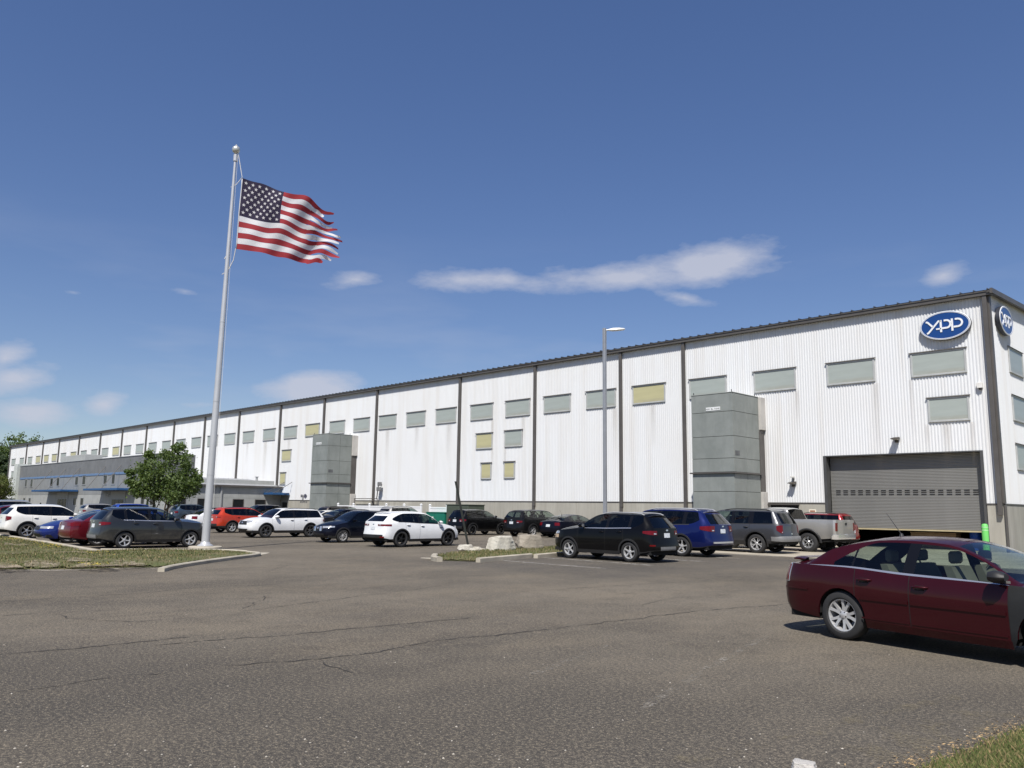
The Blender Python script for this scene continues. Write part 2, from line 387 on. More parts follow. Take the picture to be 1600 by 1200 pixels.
# turf of the island: a bumpy sheet inside the kerbs
isl = smooth_line(kerb_back)[::1] + smooth_line(kerb_b2) + smooth_line(tip) + smooth_line(road_edge)
def in_poly(x, y, P):
    c = False; n = len(P)
    for i in range(n):
        x1, y1 = P[i]; x2, y2 = P[(i+1) % n]
        if (y1 > y) != (y2 > y) and x < (x2-x1)*(y-y1)/(y2-y1)+x1: c = not c
    return c
def edge_dist(x, y, P):
    best = 1e9
    for i in range(len(P)):
        x1, y1 = P[i]; x2, y2 = P[(i+1) % len(P)]; dx, dy = x2-x1, y2-y1; L = dx*dx+dy*dy or 1e-9
        t = max(0, min(1, ((x-x1)*dx+(y-y1)*dy)/L)); best = min(best, math.hypot(x-x1-t*dx, y-y1-t*dy))
    return best
def wob2(x, y): return 0.5*sin(x*1.3+0.7*y) + 0.3*sin(2.9*x-1.7*y+1) + 0.2*sin(5.3*x+4.1*y)
def turf_z(x, y, P, road=None):
    d = edge_dist(x, y, P); z = 0.03 + 0.085*min(1, d/0.7) + (0.05*max(0, min(1, (d-.5)/2.2)) if len(P) > 20 else 0) + 0.04*wob2(x, y)*min(1, d/1.2)
    return z
def turf_sheet(name, P, step, mat, x0=None):
    xs = [p[0] for p in P]; ys = [p[1] for p in P]; lo = max(min(xs), x0 if x0 else -1e9)
    nx = int((max(xs)-lo)/step)+2; ny = int((max(ys)-min(ys))/step)+2; idx = {}; mb = MB()
    for i in range(nx):
        for j in range(ny):
            x = lo+i*step; y = min(ys)+j*step
            if in_poly(x, y, P): idx[(i, j)] = len(mb.v); mb.v.append((x, y, turf_z(x, y, P)))
    for (i, j) in list(idx):
        q = [(i, j), (i+1, j), (i+1, j+1), (i, j+1)]
        if all(k in idx for k in q): mb.f.append(tuple(idx[k] for k in q)); mb.m.append(0)
    mb.add([(x, y, 0.02) for x, y in P], [tuple(range(len(P)))])
    return mb.build(name, mat, smooth=True)
structure(turf_sheet('grass_verge', isl, 0.33, M_TURF, -62))
M_BLADE = NB('grass_blade')
_i = M_BLADE.n('ShaderNodeNewGeometry')
M_BLADE.col(M_BLADE.ramp(_i.outputs['Random Per Island'], [(0.0, (0.070, 0.098, 0.024)), (0.5, (0.105, 0.118, 0.036)), (0.78, (0.18, 0.145, 0.070)), (1.0, (0.32, 0.25, 0.14))])); M_BLADE.set(Roughness=0.9)
M_BLADE = M_BLADE.mat
MG = NB('green_grass_blade'); _i = MG.n('ShaderNodeNewGeometry')
MG.col(MG.ramp(_i.outputs['Random Per Island'], [(0.0, (0.075, 0.105, 0.024)), (0.5, (0.125, 0.155, 0.042)), (0.75, (0.19, 0.17, 0.07)), (1.0, (0.36, 0.26, 0.13))])); MG.set(Roughness=0.85); MG = MG.mat
def blades(name, P, n, hgt, wid, mat, label, zfun, seed, box=None, dens=None):
    r_ = random.Random(seed); xs = [p[0] for p in P]; ys = [p[1] for p in P]; b = box or (min(xs), max(xs), min(ys), max(ys)); mb = MB(); k = 0; tries = 0
    while k < n and tries < n*12:
        tries += 1; x = r_.uniform(b[0], b[1]); y = r_.uniform(b[2], b[3])
        if not in_poly(x, y, P): continue
        if dens and r_.random() > dens(x, y): continue
        z = zfun(x, y); a = r_.uniform(0, 2*pi); h = hgt*r_.uniform(0.4, 1.2); w = wid*r_.uniform(0.6, 1.3); l = h*r_.uniform(0.1, 0.9); b2 = r_.uniform(0, 2*pi)
        o = len(mb.v); dx, dy = cos(a)*w, sin(a)*w; ex, ey = cos(b2)*l, sin(b2)*l
        mb.v += [(x-dx, y-dy, z-0.01), (x+dx, y+dy, z-0.01), (x+ex*0.4+dx*.5, y+ey*0.4+dy*.5, z+h*0.6), (x+ex, y+ey, z+h)]
        mb.f += [(o, o+1, o+2), (o, o+2, o+3)]; mb.m += [0, 0]; k += 1
    o = mb.build(name, mat); o['kind'] = 'stuff'; o['label'] = label; o['category'] = 'grass'; return o
blades('grass', isl, 30000, 0.06, 0.012, M_BLADE, 'short dry yellowing grass on the verge by the flagpole', lambda x, y: turf_z(x, y, isl), 3, (-52, -22, 4, 16.2), lambda x, y: 0.35+0.65*(wob2(x*0.6, y*0.6) > -0.15))
# right-hand grass corner close to the camera
cor = [on_ground(1395, 1235), on_ground(1425, 1206), on_ground(1468, 1191), on_ground(1520, 1172), on_ground(1570, 1152), on_ground(1605, 1137), on_ground(1760, 1092), on_ground(1900, 1230), on_ground(1600, 1300)]
def cor_z(x, y): return 0.012 + 0.05*min(1, edge_dist(x, y, cor)/0.5)
mb = MB(); st = 0.09; idx = {}
for i in range(60):
    for j in range(60):
        x = 2.0-5.2+i*st*1.3; y = 4.4+j*st
        if in_poly(x, y, cor): idx[(i, j)] = len(mb.v); mb.v.append((x, y, cor_z(x, y)))
for (i, j) in list(idx):
    q = [(i, j), (i+1, j), (i+1, j+1), (i, j+1)]
    if all(k in idx for k in q): mb.f.append(tuple(idx[k] for k in q)); mb.m.append(0)
mb.add([(x, y, 0.008) for x, y in cor], [tuple(range(len(cor)))])
structure(mb.build('grass_corner', grass_mat('corner_turf', (0.075, 0.085, 0.028), (0.10, 0.085, 0.045), (0.16, 0.115, 0.06)), smooth=True))
blades('grass', cor, 26000, 0.055, 0.0035, MG, 'green lawn grass in the near right corner beside the asphalt', cor_z, 9, None, lambda x, y: min(1, 0.06+edge_dist(x, y, cor)/0.42))
# straw-coloured litter along that edge
M_STRAW = plain('dead_leaf', (0.33, 0.23, 0.12), 0.85, vary=0.5, scale=20)
mb = MB(); r_ = random.Random(4)
while len(mb.f) < 900:
    t = r_.random(); a = cor[0]; i = int(t*6); a, b = cor[i], cor[i+1]; q = r_.random(); off = r_.gauss(-0.03, 0.08)
    x = a[0]+(b[0]-a[0])*q; y = a[1]+(b[1]-a[1])*q; tx, ty = b[0]-a[0], b[1]-a[1]; L = math.hypot(tx, ty); x += -ty/L*-off; y += tx/L*-off
    an = r_.uniform(0, 2*pi); l = r_.uniform(0.006, 0.02); w = r_.uniform(0.0015, 0.005); z = 0.012+r_.uniform(0, 0.03)
    o = len(mb.v); mb.v += [(x-cos(an)*l, y-sin(an)*l, z), (x-sin(an)*w, y+cos(an)*w, z+r_.uniform(0, .008)), (x+cos(an)*l, y+sin(an)*l, z+r_.uniform(0, .01)), (x+sin(an)*w, y-cos(an)*w, z)]
    mb.f.append((o, o+1, o+2, o+3)); mb.m.append(0)
o = mb.build('leaf_litter', M_STRAW); o['kind'] = 'stuff'; o['label'] = 'straw and dead leaves along the lawn edge'; o['category'] = 'litter'
# loose pebbles on the asphalt near the camera
mb = MB(); r_ = random.Random(12)
for k in range(260):
    x, y = on_ground(r_.uniform(-50, 1650), 1205 - 260*r_.random()**1.6); s_ = r_.uniform(0.003, 0.011)
    vs_ = [(x+s_*cos(a*pi/3)*r_.uniform(.7, 1.2), y+s_*sin(a*pi/3)*r_.uniform(.7, 1.2), 0.001) for a in range(6)] + [(x, y, s_*r_.uniform(.6, 1.0))]
    mb.add(vs_, [(a, (a+1) % 6, 6) for a in range(6)])
o = mb.build('gravel', plain('pebble', (0.38, 0.35, 0.30), 0.9, vary=0.4, scale=2)); o['kind'] = 'stuff'; o['label'] = 'loose pale pebbles scattered on the asphalt'; o['category'] = 'gravel'

# gravelly edge of the verge, bare soil patches and dandelions
M_GRAV = worn_mat('gravel_edge', (0.36, 0.32, 0.26), 0.42); M_SOIL = worn_mat('bare_soil', (0.34, 0.28, 0.20), 0.45)
ribbon('gravel_edge', [(x, y) for x, y in smooth_line(road_edge[:4])], 0.55, 0.012, M_GRAV, 0.05, 0.5, lot, 0.15, 91)
for i, (px_, py_, w_) in enumerate([(110, 866, 1.3), (60, 880, 1.1), (25, 852, 1.0), (150, 883, 1.2), (200, 880, 1.0), (28, 868, .8), (5, 884, 1.2), (120, 876, .8)]):
    x_, y_ = on_ground(px_, py_, .12); pts = [(x_+w_*(.6+.4*rnd.random())*cos(a*pi/8), y_+.5*w_*(.6+.4*rnd.random())*sin(a*pi/8)) for a in range(16)]
    rows = [[(x_, y_, turf_z(x_, y_, isl)+.03)]*17] + [[(x_+(a-x_)*f, y_+(b-y_)*f, turf_z(x_+(a-x_)*f, y_+(b-y_)*f, isl)+.028) for a, b in pts+[pts[0]]] for f in (.5, 1.0)]
    MB().grid(rows[1:]).add([rows[0][0]]+rows[1][:16], [(0, k+1, (k+1) % 16+1) for k in range(16)]).build('soil_patch', M_SOIL, lot, True)
mb = MB(); r_ = random.Random(77)
for (px_, py_, n_) in ((25, 843, 60), (80, 855, 70), (140, 883, 30), (60, 848, 25), (150, 868, 20)):
    for _ in range(n_):
        x_, y_ = on_ground(px_+r_.gauss(0, 12), py_+r_.gauss(0, 1.8), .15); z_ = turf_z(x_, y_, isl)+r_.uniform(.05, .12); s_ = r_.uniform(.015, .035)
        mb.add([(x_+s_*cos(k*pi/3), y_+s_*sin(k*pi/3), z_+.005*(k % 2)) for k in range(6)], [(0, 1, 2, 3, 4, 5)])
o = mb.build('dandelions', plain('dandelion_yellow', (0.55, 0.42, 0.03), 0.7)); o['kind'] = 'stuff'; o['label'] = 'yellow dandelion heads in the verge grass'; o['category'] = 'flowers'
# ================================================================== WAREHOUSE
WY = 44.4                      # plane of the long wall
EAVE = 12.49; CT = 2.29; XR = -11.12; XL = -187.0
RIB = 0.1524
def wall_mat():
    B = NB('white_ribbed_cladding')
    st = B.noise(1.4, 6, 0.65, (1, 1, 0.045)); st2 = B.noise(5.0, 5, 0.7, (1, 1, 0.03)); big = B.noise(0.16, 5, 0.6)
    c = B.mix(B.ramp(st, [(0.48, 0.0), (0.75, 0.5)]), (0.70, 0.715, 0.73), (0.56, 0.53, 0.485))
    c = B.mix(B.ramp(st2, [(0.55, 0.0), (0.8, 0.25)]), c, (0.53, 0.51, 0.48))
    c = B.mix(B.ramp(big, [(0.4, 0.0), (0.7, 0.25)]), c, (0.64, 0.62, 0.58))
    B.col(c); B.set(Roughness=0.5); return B.mat
M_WALL = wall_mat()
M_TRIM = plain('bronze_trim', (0.105, 0.097, 0.090), 0.45, 0.2, 0.15, 1.2)
M_ROOF = plain('dark_roof_metal', (0.10, 0.105, 0.115), 0.4, 0.4, 0.1, 0.4)
def streak_conc():
    B = NB('cast_concrete'); st = B.noise(2.2, 6, 0.7, (1, 1, 0.12)); big = B.noise(0.5, 5, 0.6)
    c = B.mix(B.ramp(st, [(0.35, 0.0), (0.75, 1.0)]), (0.33, 0.315, 0.27), (0.46, 0.445, 0.39)); c = B.mix(B.ramp(big, [(0.4, 0.0), (0.7, 0.5)]), c, (0.30, 0.285, 0.245))
    B.col(c); B.set(Roughness=0.85); B.bump(B.noise(30, 4), 0.25, 0.01); return B.mat
M_BASE = streak_conc()
M_FRAME = plain('window_frame_grey', (0.47, 0.48, 0.47), 0.5, 0.2, 0.1, 2)
def pane_mat(name, c):
    B = NB(name); n = B.noise(1.2, 5, 0.6, (0.5, 1, 3)); g_ = B.n('ShaderNodeSeparateXYZ'); B.l(B.coord((1, 1, 1), 'Generated'), g_.inputs[0])
    x = B.mix(B.ramp(n, [(0.35, 0.0), (0.7, 0.8)]), c, tuple(v*0.86 for v in c)); d_ = B.mix(1.0, B.ramp(g_.outputs['Z'], [(0.0, 1.0), (0.22, 0.0)]), B.ramp(n, [(0.35, 0.1), (0.6, 1.0)]), 'MULTIPLY')
    B.col(B.mix(d_, x, (0.30, 0.28, 0.22))); B.set(Roughness=0.3); return B.mat
M_PANE_G = pane_mat('grey_green_fibreglass', (0.37, 0.41, 0.385))
M_PANE_Y = pane_mat('yellowed_fibreglass', (0.50, 0.47, 0.27))
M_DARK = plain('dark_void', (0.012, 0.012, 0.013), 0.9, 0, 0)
wh = empty('warehouse', (-100, WY, 0)); tag(wh, 'very long white ribbed metal warehouse with dark downspouts and one row of high windows', 'warehouse')
def put(o):
    """keep world placement while parented to an empty away from the origin"""
    p = o.parent
    while p is not None and p.parent is not None: p = p.parent
    if o.parent is wh: o.location = Vector((100, -WY, 0)) + o.location
    return o
def lin_at(raw):
    def f(x):
        for (x0_, d0_), (x1_, d1_) in zip(raw[:-1], raw[1:]):
            if x <= x1_: return d0_+(d1_-d0_)*max(0, x-x0_)/max(1e-9, x1_-x0_)
        return raw[-1][1]
    return f
def corr(mb, a, b, z0, z1, axis='x', base=WY, sgn=-1, top=None):
    """trapezoid ribs; axis x: plane y=base facing -Y; axis y: plane x=base facing +X"""
    prof = [(0.0, 0.0), (0.34, 0.0), (0.46, 0.030), (0.80, 0.030), (0.98, 0.0)]
    i0 = math.floor(a/RIB); n = int((b-a)/RIB)+3; raw = [((i0+i+t)*RIB, d) for i in range(n) for t, d in prof]; fd = lin_at(raw)
    xs = [(a, fd(a))] + [q for q in raw if a+1e-4 < q[0] < b-1e-4] + [(b, fd(b))]
    row0 = []; row1 = []
    for x, d in xs:
        zt = top(x) if top else z1
        if axis == 'x': row0.append((x, base+sgn*d, z0)); row1.append((x, base+sgn*d, zt))
        else: row0.append((base+d, x, z0)); row1.append((base+d, x, zt))
    mb.grid([row0, row1]); return mb
cols_s = [11.06*1.0, 28.74, 33.8, 41.9, 50.5, 62.2, 71.2, 79.9, 89.4, 98.5, 107.7, 117.0, 126.2, 135.4, 145.3, 155.7, 164.9, 175.2, 186.6]
DX0, DX1, DZ1, DZ0 = -19.66, -11.95, 4.82, 0.97        # roller door
for i in range(len(cols_s)-1):
    x1, x0 = -cols_s[i], -cols_s[i+1]; mb = MB()
    if i == 0:
        x1 = XR
        corr(mb, x0, DX0-0.16, CT, EAVE+0.1); corr(mb, DX0-0.16, DX1+0.12, DZ1+0.06, EAVE+0.1); corr(mb, DX1+0.12, x1-0.02, CT, EAVE+0.1)
    else: corr(mb, x0, x1, CT, EAVE+0.1)
    put(mb.build('wall_panel', M_WALL, wh))
# cast concrete base, panel by panel
def base_panels(x0, x1):
    n = max(1, round((x1-x0)/4.5)); w = (x1-x0)/n
    for k in range(n):
        put(MB().bbox(x0+k*w+0.008, x0+(k+1)*w-0.008, WY-0.05, WY+0.25, -0.05, CT-0.05, 0.012).build('base_panel', M_BASE, wh))
for i in range(len(cols_s)-1):
    x1, x0 = -cols_s[i], -cols_s[i+1]
    if i == 0: base_panels(x0, DX0-0.17); base_panels(DX1+0.13, XR)
    else: base_panels(x0, x1)
for (a, b) in ((XL+0.4, DX0-0.16), (DX1+0.12, XR+0.02)):
    put(MB().box(a, b, WY-0.075, WY+0.05, CT-0.05, CT+0.015).build('base_flashing', M_TRIM, wh))
# eave: fascia, gutter lip, soffit
put(MB().box(XL-0.1, XR+0.28, WY-0.30, WY-0.26, EAVE+0.02, EAVE+0.25).box(XL-0.1, XR+0.28, WY-0.34, WY-0.255, EAVE+0.19, EAVE+0.245).box(XL-0.1, XR+0.26, WY-0.26, WY+0.1, EAVE+0.03, EAVE+0.06).build('gutter', M_TRIM, wh))
RS = 0.0455; RIDGE = 32.0
def roof_z(y): return EAVE+0.27 + RS*(y-(WY-0.35))
yr = WY+RIDGE
mb = MB(); x0, x1 = XL-0.2, XR+0.30
mb.add([(x0, WY-0.35, roof_z(WY-0.35)), (x1, WY-0.35, roof_z(WY-0.35)), (x1, yr, roof_z(yr)), (x0, yr, roof_z(yr)), (x1, yr+RIDGE, EAVE+0.27), (x0, yr+RIDGE, EAVE+0.27)], [(0, 1, 2, 3), (3, 2, 4, 5)])
put(mb.build('roof', M_ROOF, wh))
mb = MB(); x = XR+0.1
while x > XL:
    za, zb = roof_z(WY-0.36), roof_z(yr)
    mb.add([(x-.025, WY-0.37, za), (x+.025, WY-0.37, za), (x+.02, WY-0.37, za+.075), (x-.02, WY-0.37, za+.075), (x-.025, yr, zb), (x+.025, yr, zb), (x+.02, yr, zb+.075), (x-.02, yr, zb+.075)], [(0, 1, 2, 3), (0, 4, 5, 1), (1, 5, 6, 2), (2, 6, 7, 3), (3, 7, 4, 0)])
    x -= 0.6096
o = put(mb.build('roof_seam', M_ROOF, wh)); o['kind'] = 'stuff'
# gable side
def gable_top(y): return roof_z(y) - 0.12 if y < yr else EAVE + 0.15 + RS*(WY+2*RIDGE-y)
mb = MB(); corr(mb, WY+0.05, WY+2*RIDGE, CT, 0, 'y', XR, 1, gable_top); put(mb.build('wall_panel', M_WALL, wh))
for k in range(14):
    y0 = WY+0.26+k*4.5; put(MB().bbox(XR-0.25, XR+0.05, y0+.008, y0+4.49, -0.05, CT-0.05, .012).build('base_panel', M_BASE, wh))
put(MB().box(XR-0.05, XR+0.075, WY+0.1, WY+2*RIDGE, CT-0.05, CT+0.015).build('base_flashing', M_TRIM, wh))
def rake(ya, yb, dz): return [(ya, roof_z(ya)+dz), (yb, roof_z(yb)+dz)]
mb = MB(); ya = WY-0.36
for (xa, xb, d0, d1) in ((XR+0.20, XR+0.32, -0.20, 0.06), (XR+0.05, XR+0.20, -0.14, -0.10)):
    za, zb = roof_z(ya), roof_z(yr)
    mb.add([(xa, ya, za+d0), (xb, ya, za+d0), (xb, yr, zb+d0), (xa, yr, zb+d0), (xa, ya, za+d1), (xb, ya, za+d1), (xb, yr, zb+d1), (xa, yr, zb+d1)], [(0, 3, 2, 1), (4, 5, 6, 7), (0, 1, 5, 4), (1, 2, 6, 5), (2, 3, 7, 6), (3, 0, 4, 7)])
put(mb.build('rake_trim', M_TRIM, wh))
# back and far end close the box
put(MB().box(XL, XR-0.3, WY+2*RIDGE-0.3, WY+2*RIDGE, 0, EAVE+0.1).build('wall_panel', M_WALL, wh))
mb = MB(); mb.add([(XL+0.3, WY+0.1, 0), (XL+0.3, WY+2*RIDGE, 0), (XL+0.3, WY+2*RIDGE, EAVE), (XL+0.3, yr, roof_z(yr)-0.1), (XL+0.3, WY+0.1, EAVE)], [(0, 1, 2, 3, 4)]); put(mb.build('wall_panel', M_WALL, wh))
# downspouts
ds = MB().bbox(-0.11, 0.11, -0.17, 0.0, 0, EAVE-CT+0.4, 0.012).mesh('downspout', M_TRIM)
ds2 = MB().bbox(-0.10, 0.10, -0.15, 0.0, 0, CT-0.25, 0.012).mesh('downspout', M_TRIM)
for i, s in enumerate(cols_s):
    if i == 0: continue
    put(link('downspout', ds, wh, (-s, WY-0.055, CT-0.35)))
    if s < 75: put(link('downspout', ds2, wh, (-s-0.03, WY-0.056, 0.3)))
# corner: trim angle and its own downspout
put(MB().box(XR-0.16, XR+0.10, WY-0.10, WY+0.02, CT+0.02, EAVE+0.02).box(XR-0.02, XR+0.10, WY+0.022, WY+0.16, CT+0.02, EAVE+0.1).build('corner_trim', M_TRIM, wh))
put(MB().bbox(XR-0.20, XR+0.0, WY-0.26, WY-0.104, CT-0.55, EAVE+0.02, .012).build('downspout', M_TRIM, wh))
put(MB().bbox(XR+0.052, XR+0.13, WY-0.09, WY+0.06, 0, CT-0.06, .01).build('corner_guard', M_TRIM, wh))
# windows: frame, hood, pane
def window(w, h, pane, axis='x'):
    """local: pane in XZ plane facing -Y, origin bottom centre on the wall plane"""
    fr = MB(); t = 0.095; y0, y1 = -0.085, -0.005
    fr.bbox(-w/2-t, -w/2, y0, y1, -t, h+t, .008).bbox(w/2, w/2+t, y0, y1, -t, h+t, .008).bbox(-w/2+.001, w/2-.001, y0-.012, y1, -t, -0.001, .008).bbox(-w/2+.001, w/2-.001, y0, y1, h+.001, h+t, .008)
    hd = MB(); hd.add([(-w/2-.16, -.04, h+t+.002), (w/2+.16, -.04, h+t+.002), (w/2+.16, -.13, h+t-.02), (-w/2-.16, -.13, h+t-.02), (-w/2-.16, -.04, h+t+.05), (w/2+.16, -.04, h+t+.05), (w/2+.16, -.13, h+t+.005), (-w/2-.16, -.13, h+t+.005)], [(0, 1, 2, 3), (7, 6, 5, 4), (0, 3, 7, 4), (1, 5, 6, 2), (2, 6, 7, 3), (0, 4, 5, 1)])
    pn = MB().add([(-w/2, -.06, 0), (w/2, -.06, 0), (w/2, -.06, h), (-w/2, -.06, h)], [(0, 1, 2, 3)])
    return fr.mesh('window_frame', M_FRAME), hd.mesh('hood', M_TRIM), pn.mesh('pane', pane)
WC = {}
def add_window(x, z, w, h, yellow=False, side=None):
    key = (round(w, 2), h, yellow)
    if key not in WC: WC[key] = window(round(w, 2), h, M_PANE_Y if yellow else M_PANE_G)
    fr, hd, pn = WC[key]
    o = link('window', fr, wh, (x, WY-0.002, z)) if side is None else link('window', fr, wh, (XR+0.002, side, z), pi/2)
    put(o); link('hood', hd, o); link('pane', pn, o)
ZB, ZT = 8.88, 10.0
near = [(12.22, 14.94), (16.8, 19.35), (21.24, 23.86), (25.74, 28.36), (30.19, 32.88), (34.33, 36.91), (38.42, 41.05), (42.48, 45.15), (46.57, 49.19), (50.97, 53.65), (55.02, 57.74), (59.14, 61.94), (63.35, 66.0), (67.47, 70.21)]
for i, (a, b) in enumerate(near): add_window(-(a+b)/2, ZB, 2.46, 1.08, i == 4)
yel = [489, 182, 115, 85, 72, 59]
def wpx(X, z):
    v = Vector((X, WY, z-EYE)); return 800 + FPX*v.dot(RT)/v.dot(FW)
for i in range(6, len(cols_s)-1):
    a, b = cols_s[i], cols_s[i+1]
    for fr_ in (0.255, 0.755):
        X = -(a+(b-a)*fr_); p_ = wpx(X, 9.4); add_window(X, ZB, 2.5, 1.08, any(abs(p_-q) < 5.5 for q in yel))
add_window(-13.23, 6.48, 1.75, 1.06)
add_window(-47.52, 6.50, 1.75, 1.08, True); add_window(-44.22, 6.54, 1.75, 1.1)
add_window(-47.23, 4.10, 1.0, 1.10, True); add_window(-44.62, 4.12, 1.0, 1.10, True)
add_window(-78.33, 6.45, 1.75, 1.04, True); add_window(-78.84, 4.0, 1.02, 1.1, True)
add_window(-183.5, 6.45, 1.75, 1.04)
for z_, h_ in ((9.13, 1.17), (6.63, 1.15), (4.12, 1.15)): add_window(0, z_, 2.46, h_, False, on_side(1579, 570, XR+.1)[0]+1.33)
for z_, h_ in ((9.13, 1.17),): 
    for k in range(1, 8): add_window(0, z_, 2.46, h_, False, on_side(1579, 570, XR+.1)[0]+1.33+k*4.6)
# roller door
M_SLAT = plain('roller_door_grey', (0.195, 0.193, 0.182), 0.5, 0.3, 0.08, 0.7)
M_GUIDE = plain('door_guide', (0.085, 0.085, 0.085), 0.5, 0.3, 0.15, 2)
door = empty('roller_door', (0, 0, 0)); door.parent = wh; put(door)
ns = 50; ph = (DZ1-DZ0)/ns; YD = WY+0.42
mb = MB(); rows = []
for t in range(5): rows.append([(DX0+0.02, -0.012*sin(pi*t/4), ph*t/4*0.985), (DX1-0.02, -0.012*sin(pi*t/4), ph*t/4*0.97)])
mb.grid(rows); sl = mb.mesh('slat', M_SLAT, True)
for k in range(ns): link('slat', sl, door, (0, YD, DZ0+k*ph))
mb = MB()
for dz in (0.0, 1.35, 2.7): mb.box(-0.125, 0.125, -0.012, 0, dz*ph*1.0, dz*ph+0.036)
vsn = mb.mesh('vision_slot', M_DARK)
for k in range(18): link('vision_slot', vsn, door, (DX0+0.42+(DX1-DX0-0.84)*k/17, YD-0.016, DZ0+ph*23))
MB().box(DX0+.02, DX1-.02, YD-.05, YD+.03, DZ0-.07, DZ0-.002).build('bottom_bar', plain('worn_yellow_bar', (0.42, 0.36, 0.22), 0.6), door)
put(MB().box(DX0-.16, DX0, WY-.06, YD-0.04, 0, DZ1+.05).box(DX1, DX1+.12, WY-.06, YD-0.04, 0, DZ1+.05).box(DX0-.001, DX1+.001, WY-.05, YD+.1, DZ1+.001, DZ1+.06).build('door_frame', M_GUIDE, wh))
# dim room behind the half-raised door
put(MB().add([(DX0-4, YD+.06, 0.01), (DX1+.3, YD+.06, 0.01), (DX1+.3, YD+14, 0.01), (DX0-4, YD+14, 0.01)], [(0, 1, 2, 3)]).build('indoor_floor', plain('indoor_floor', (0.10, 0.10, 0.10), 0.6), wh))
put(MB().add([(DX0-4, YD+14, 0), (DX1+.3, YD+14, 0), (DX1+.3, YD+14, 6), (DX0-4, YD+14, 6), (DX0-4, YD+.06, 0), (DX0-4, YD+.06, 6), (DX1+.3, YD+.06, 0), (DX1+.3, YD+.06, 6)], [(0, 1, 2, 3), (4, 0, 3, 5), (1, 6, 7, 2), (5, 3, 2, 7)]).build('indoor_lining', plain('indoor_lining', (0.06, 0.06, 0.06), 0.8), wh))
M_BLUE_DRUM = plain('blue_drum', (0.012, 0.06, 0.30), 0.4)
tag(MB().lathe([(0.0, 0.0), (0.29, 0.0), (0.29, 0.28), (0.30, 0.30), (0.29, 0.32), (0.29, 0.58), (0.30, 0.60), (0.29, 0.62), (0.29, 0.88), (0.0, 0.88)], 20).build('drum', M_BLUE_DRUM, smooth=True, sharp=40), 'blue drum just inside the half-open roller door', 'drum').location = (DX1-0.75, YD+0.7, 0.01)
tag(MB().bbox(-1.1, 1.1, -.4, .4, 0, .75, .01).bbox(-1.12, 1.12, -.42, .42, .752, .80, .005).build('crate', plain('cardboard', (0.33, 0.23, 0.13), 0.9)), 'long brown box inside the half-open roller door', 'box').location = (DX1-2.9, YD+1.5, 0.01)
# small pass opening left of the door, its inner shade painted as a black slab
put(MB().box(-23.05, -21.35, WY-.056, WY-.02, CT-.50, CT-.12).build('dock_opening_dark', M_DARK, wh))
put(MB().box(-23.5, -21.3, WY-.16, WY-.057, CT-.13, CT-.07).build('dock_canopy', M_TRIM, wh))
# small notice on the base
tag(MB().bbox(-.2, .2, -.02, 0, 0, .3, .004).box(-.15, .15, -.024, -.021, .17, .25, 1).box(-.15, .15, -.024, -.021, .05, .12, 1).build('notice_plate', [plain('notice_white', (0.75, 0.70, 0.58), 0.6), plain('notice_print', (0.30, 0.10, 0.05), 0.7)]), 'small pale notice plate on the concrete base left of the roller door', 'notice').location = (-20.55, WY-.05, 1.62)

# ---------------------------------------------------------------- oval signs
M_SIGN_B = plain('sign_blue', (0.007, 0.050, 0.21), 0.3, 0, 0.05, 1, coat=0.3)
M_SIGN_W = plain('sign_white', (0.78, 0.80, 0.82), 0.35, 0, 0.03, 1)
M_SIGN_E = plain('sign_edge', (0.05, 0.055, 0.07), 0.4, 0.3, 0.05, 1)
def ell(a, b, y, n=64): return [(a*cos(2*pi*k/n), y, b*sin(2*pi*k/n)) for k in range(n)]
def stroke(mb, pts, w, y0=-0.29, y1=-0.262, mi=0):
    P = [Vector((x, 0, z)) for x, z in pts]; L = []; Q = []
    for i, p in enumerate(P):
        if i == 0: t = P[1]-P[0]
        elif i == len(P)-1: t = P[-1]-P[-2]
        else: t = (P[i+1]-P[i]).normalized() + (P[i]-P[i-1]).normalized()
        t.normalize(); nn = Vector((-t.z, 0, t.x)); L.append(p+nn*w/2); Q.append(p-nn*w/2)
    n = len(P)
    vs_ = [(p.x, y0, p.z) for p in L] + [(p.x, y0, p.z) for p in Q] + [(p.x, y1, p.z) for p in L] + [(p.x, y1, p.z) for p in Q]
    fs = []
    for i in range(n-1): fs += [(i, i+1, n+i+1, n+i), (i, 2*n+i, 2*n+i+1, i+1), (n+i, n+i+1, 3*n+i+1, 3*n+i)]
    fs += [(0, n, 3*n, 2*n), (n-1, 3*n-1, 4*n-1, 2*n-1)]
    mb.add(vs_, fs, mi)
def arc(cx, cz, rx, rz, a0, a1, n=10): return [(cx+rx*cos(R(a0+(a1-a0)*k/n)), cz+rz*sin(R(a0+(a1-a0)*k/n))) for k in range(n+1)]
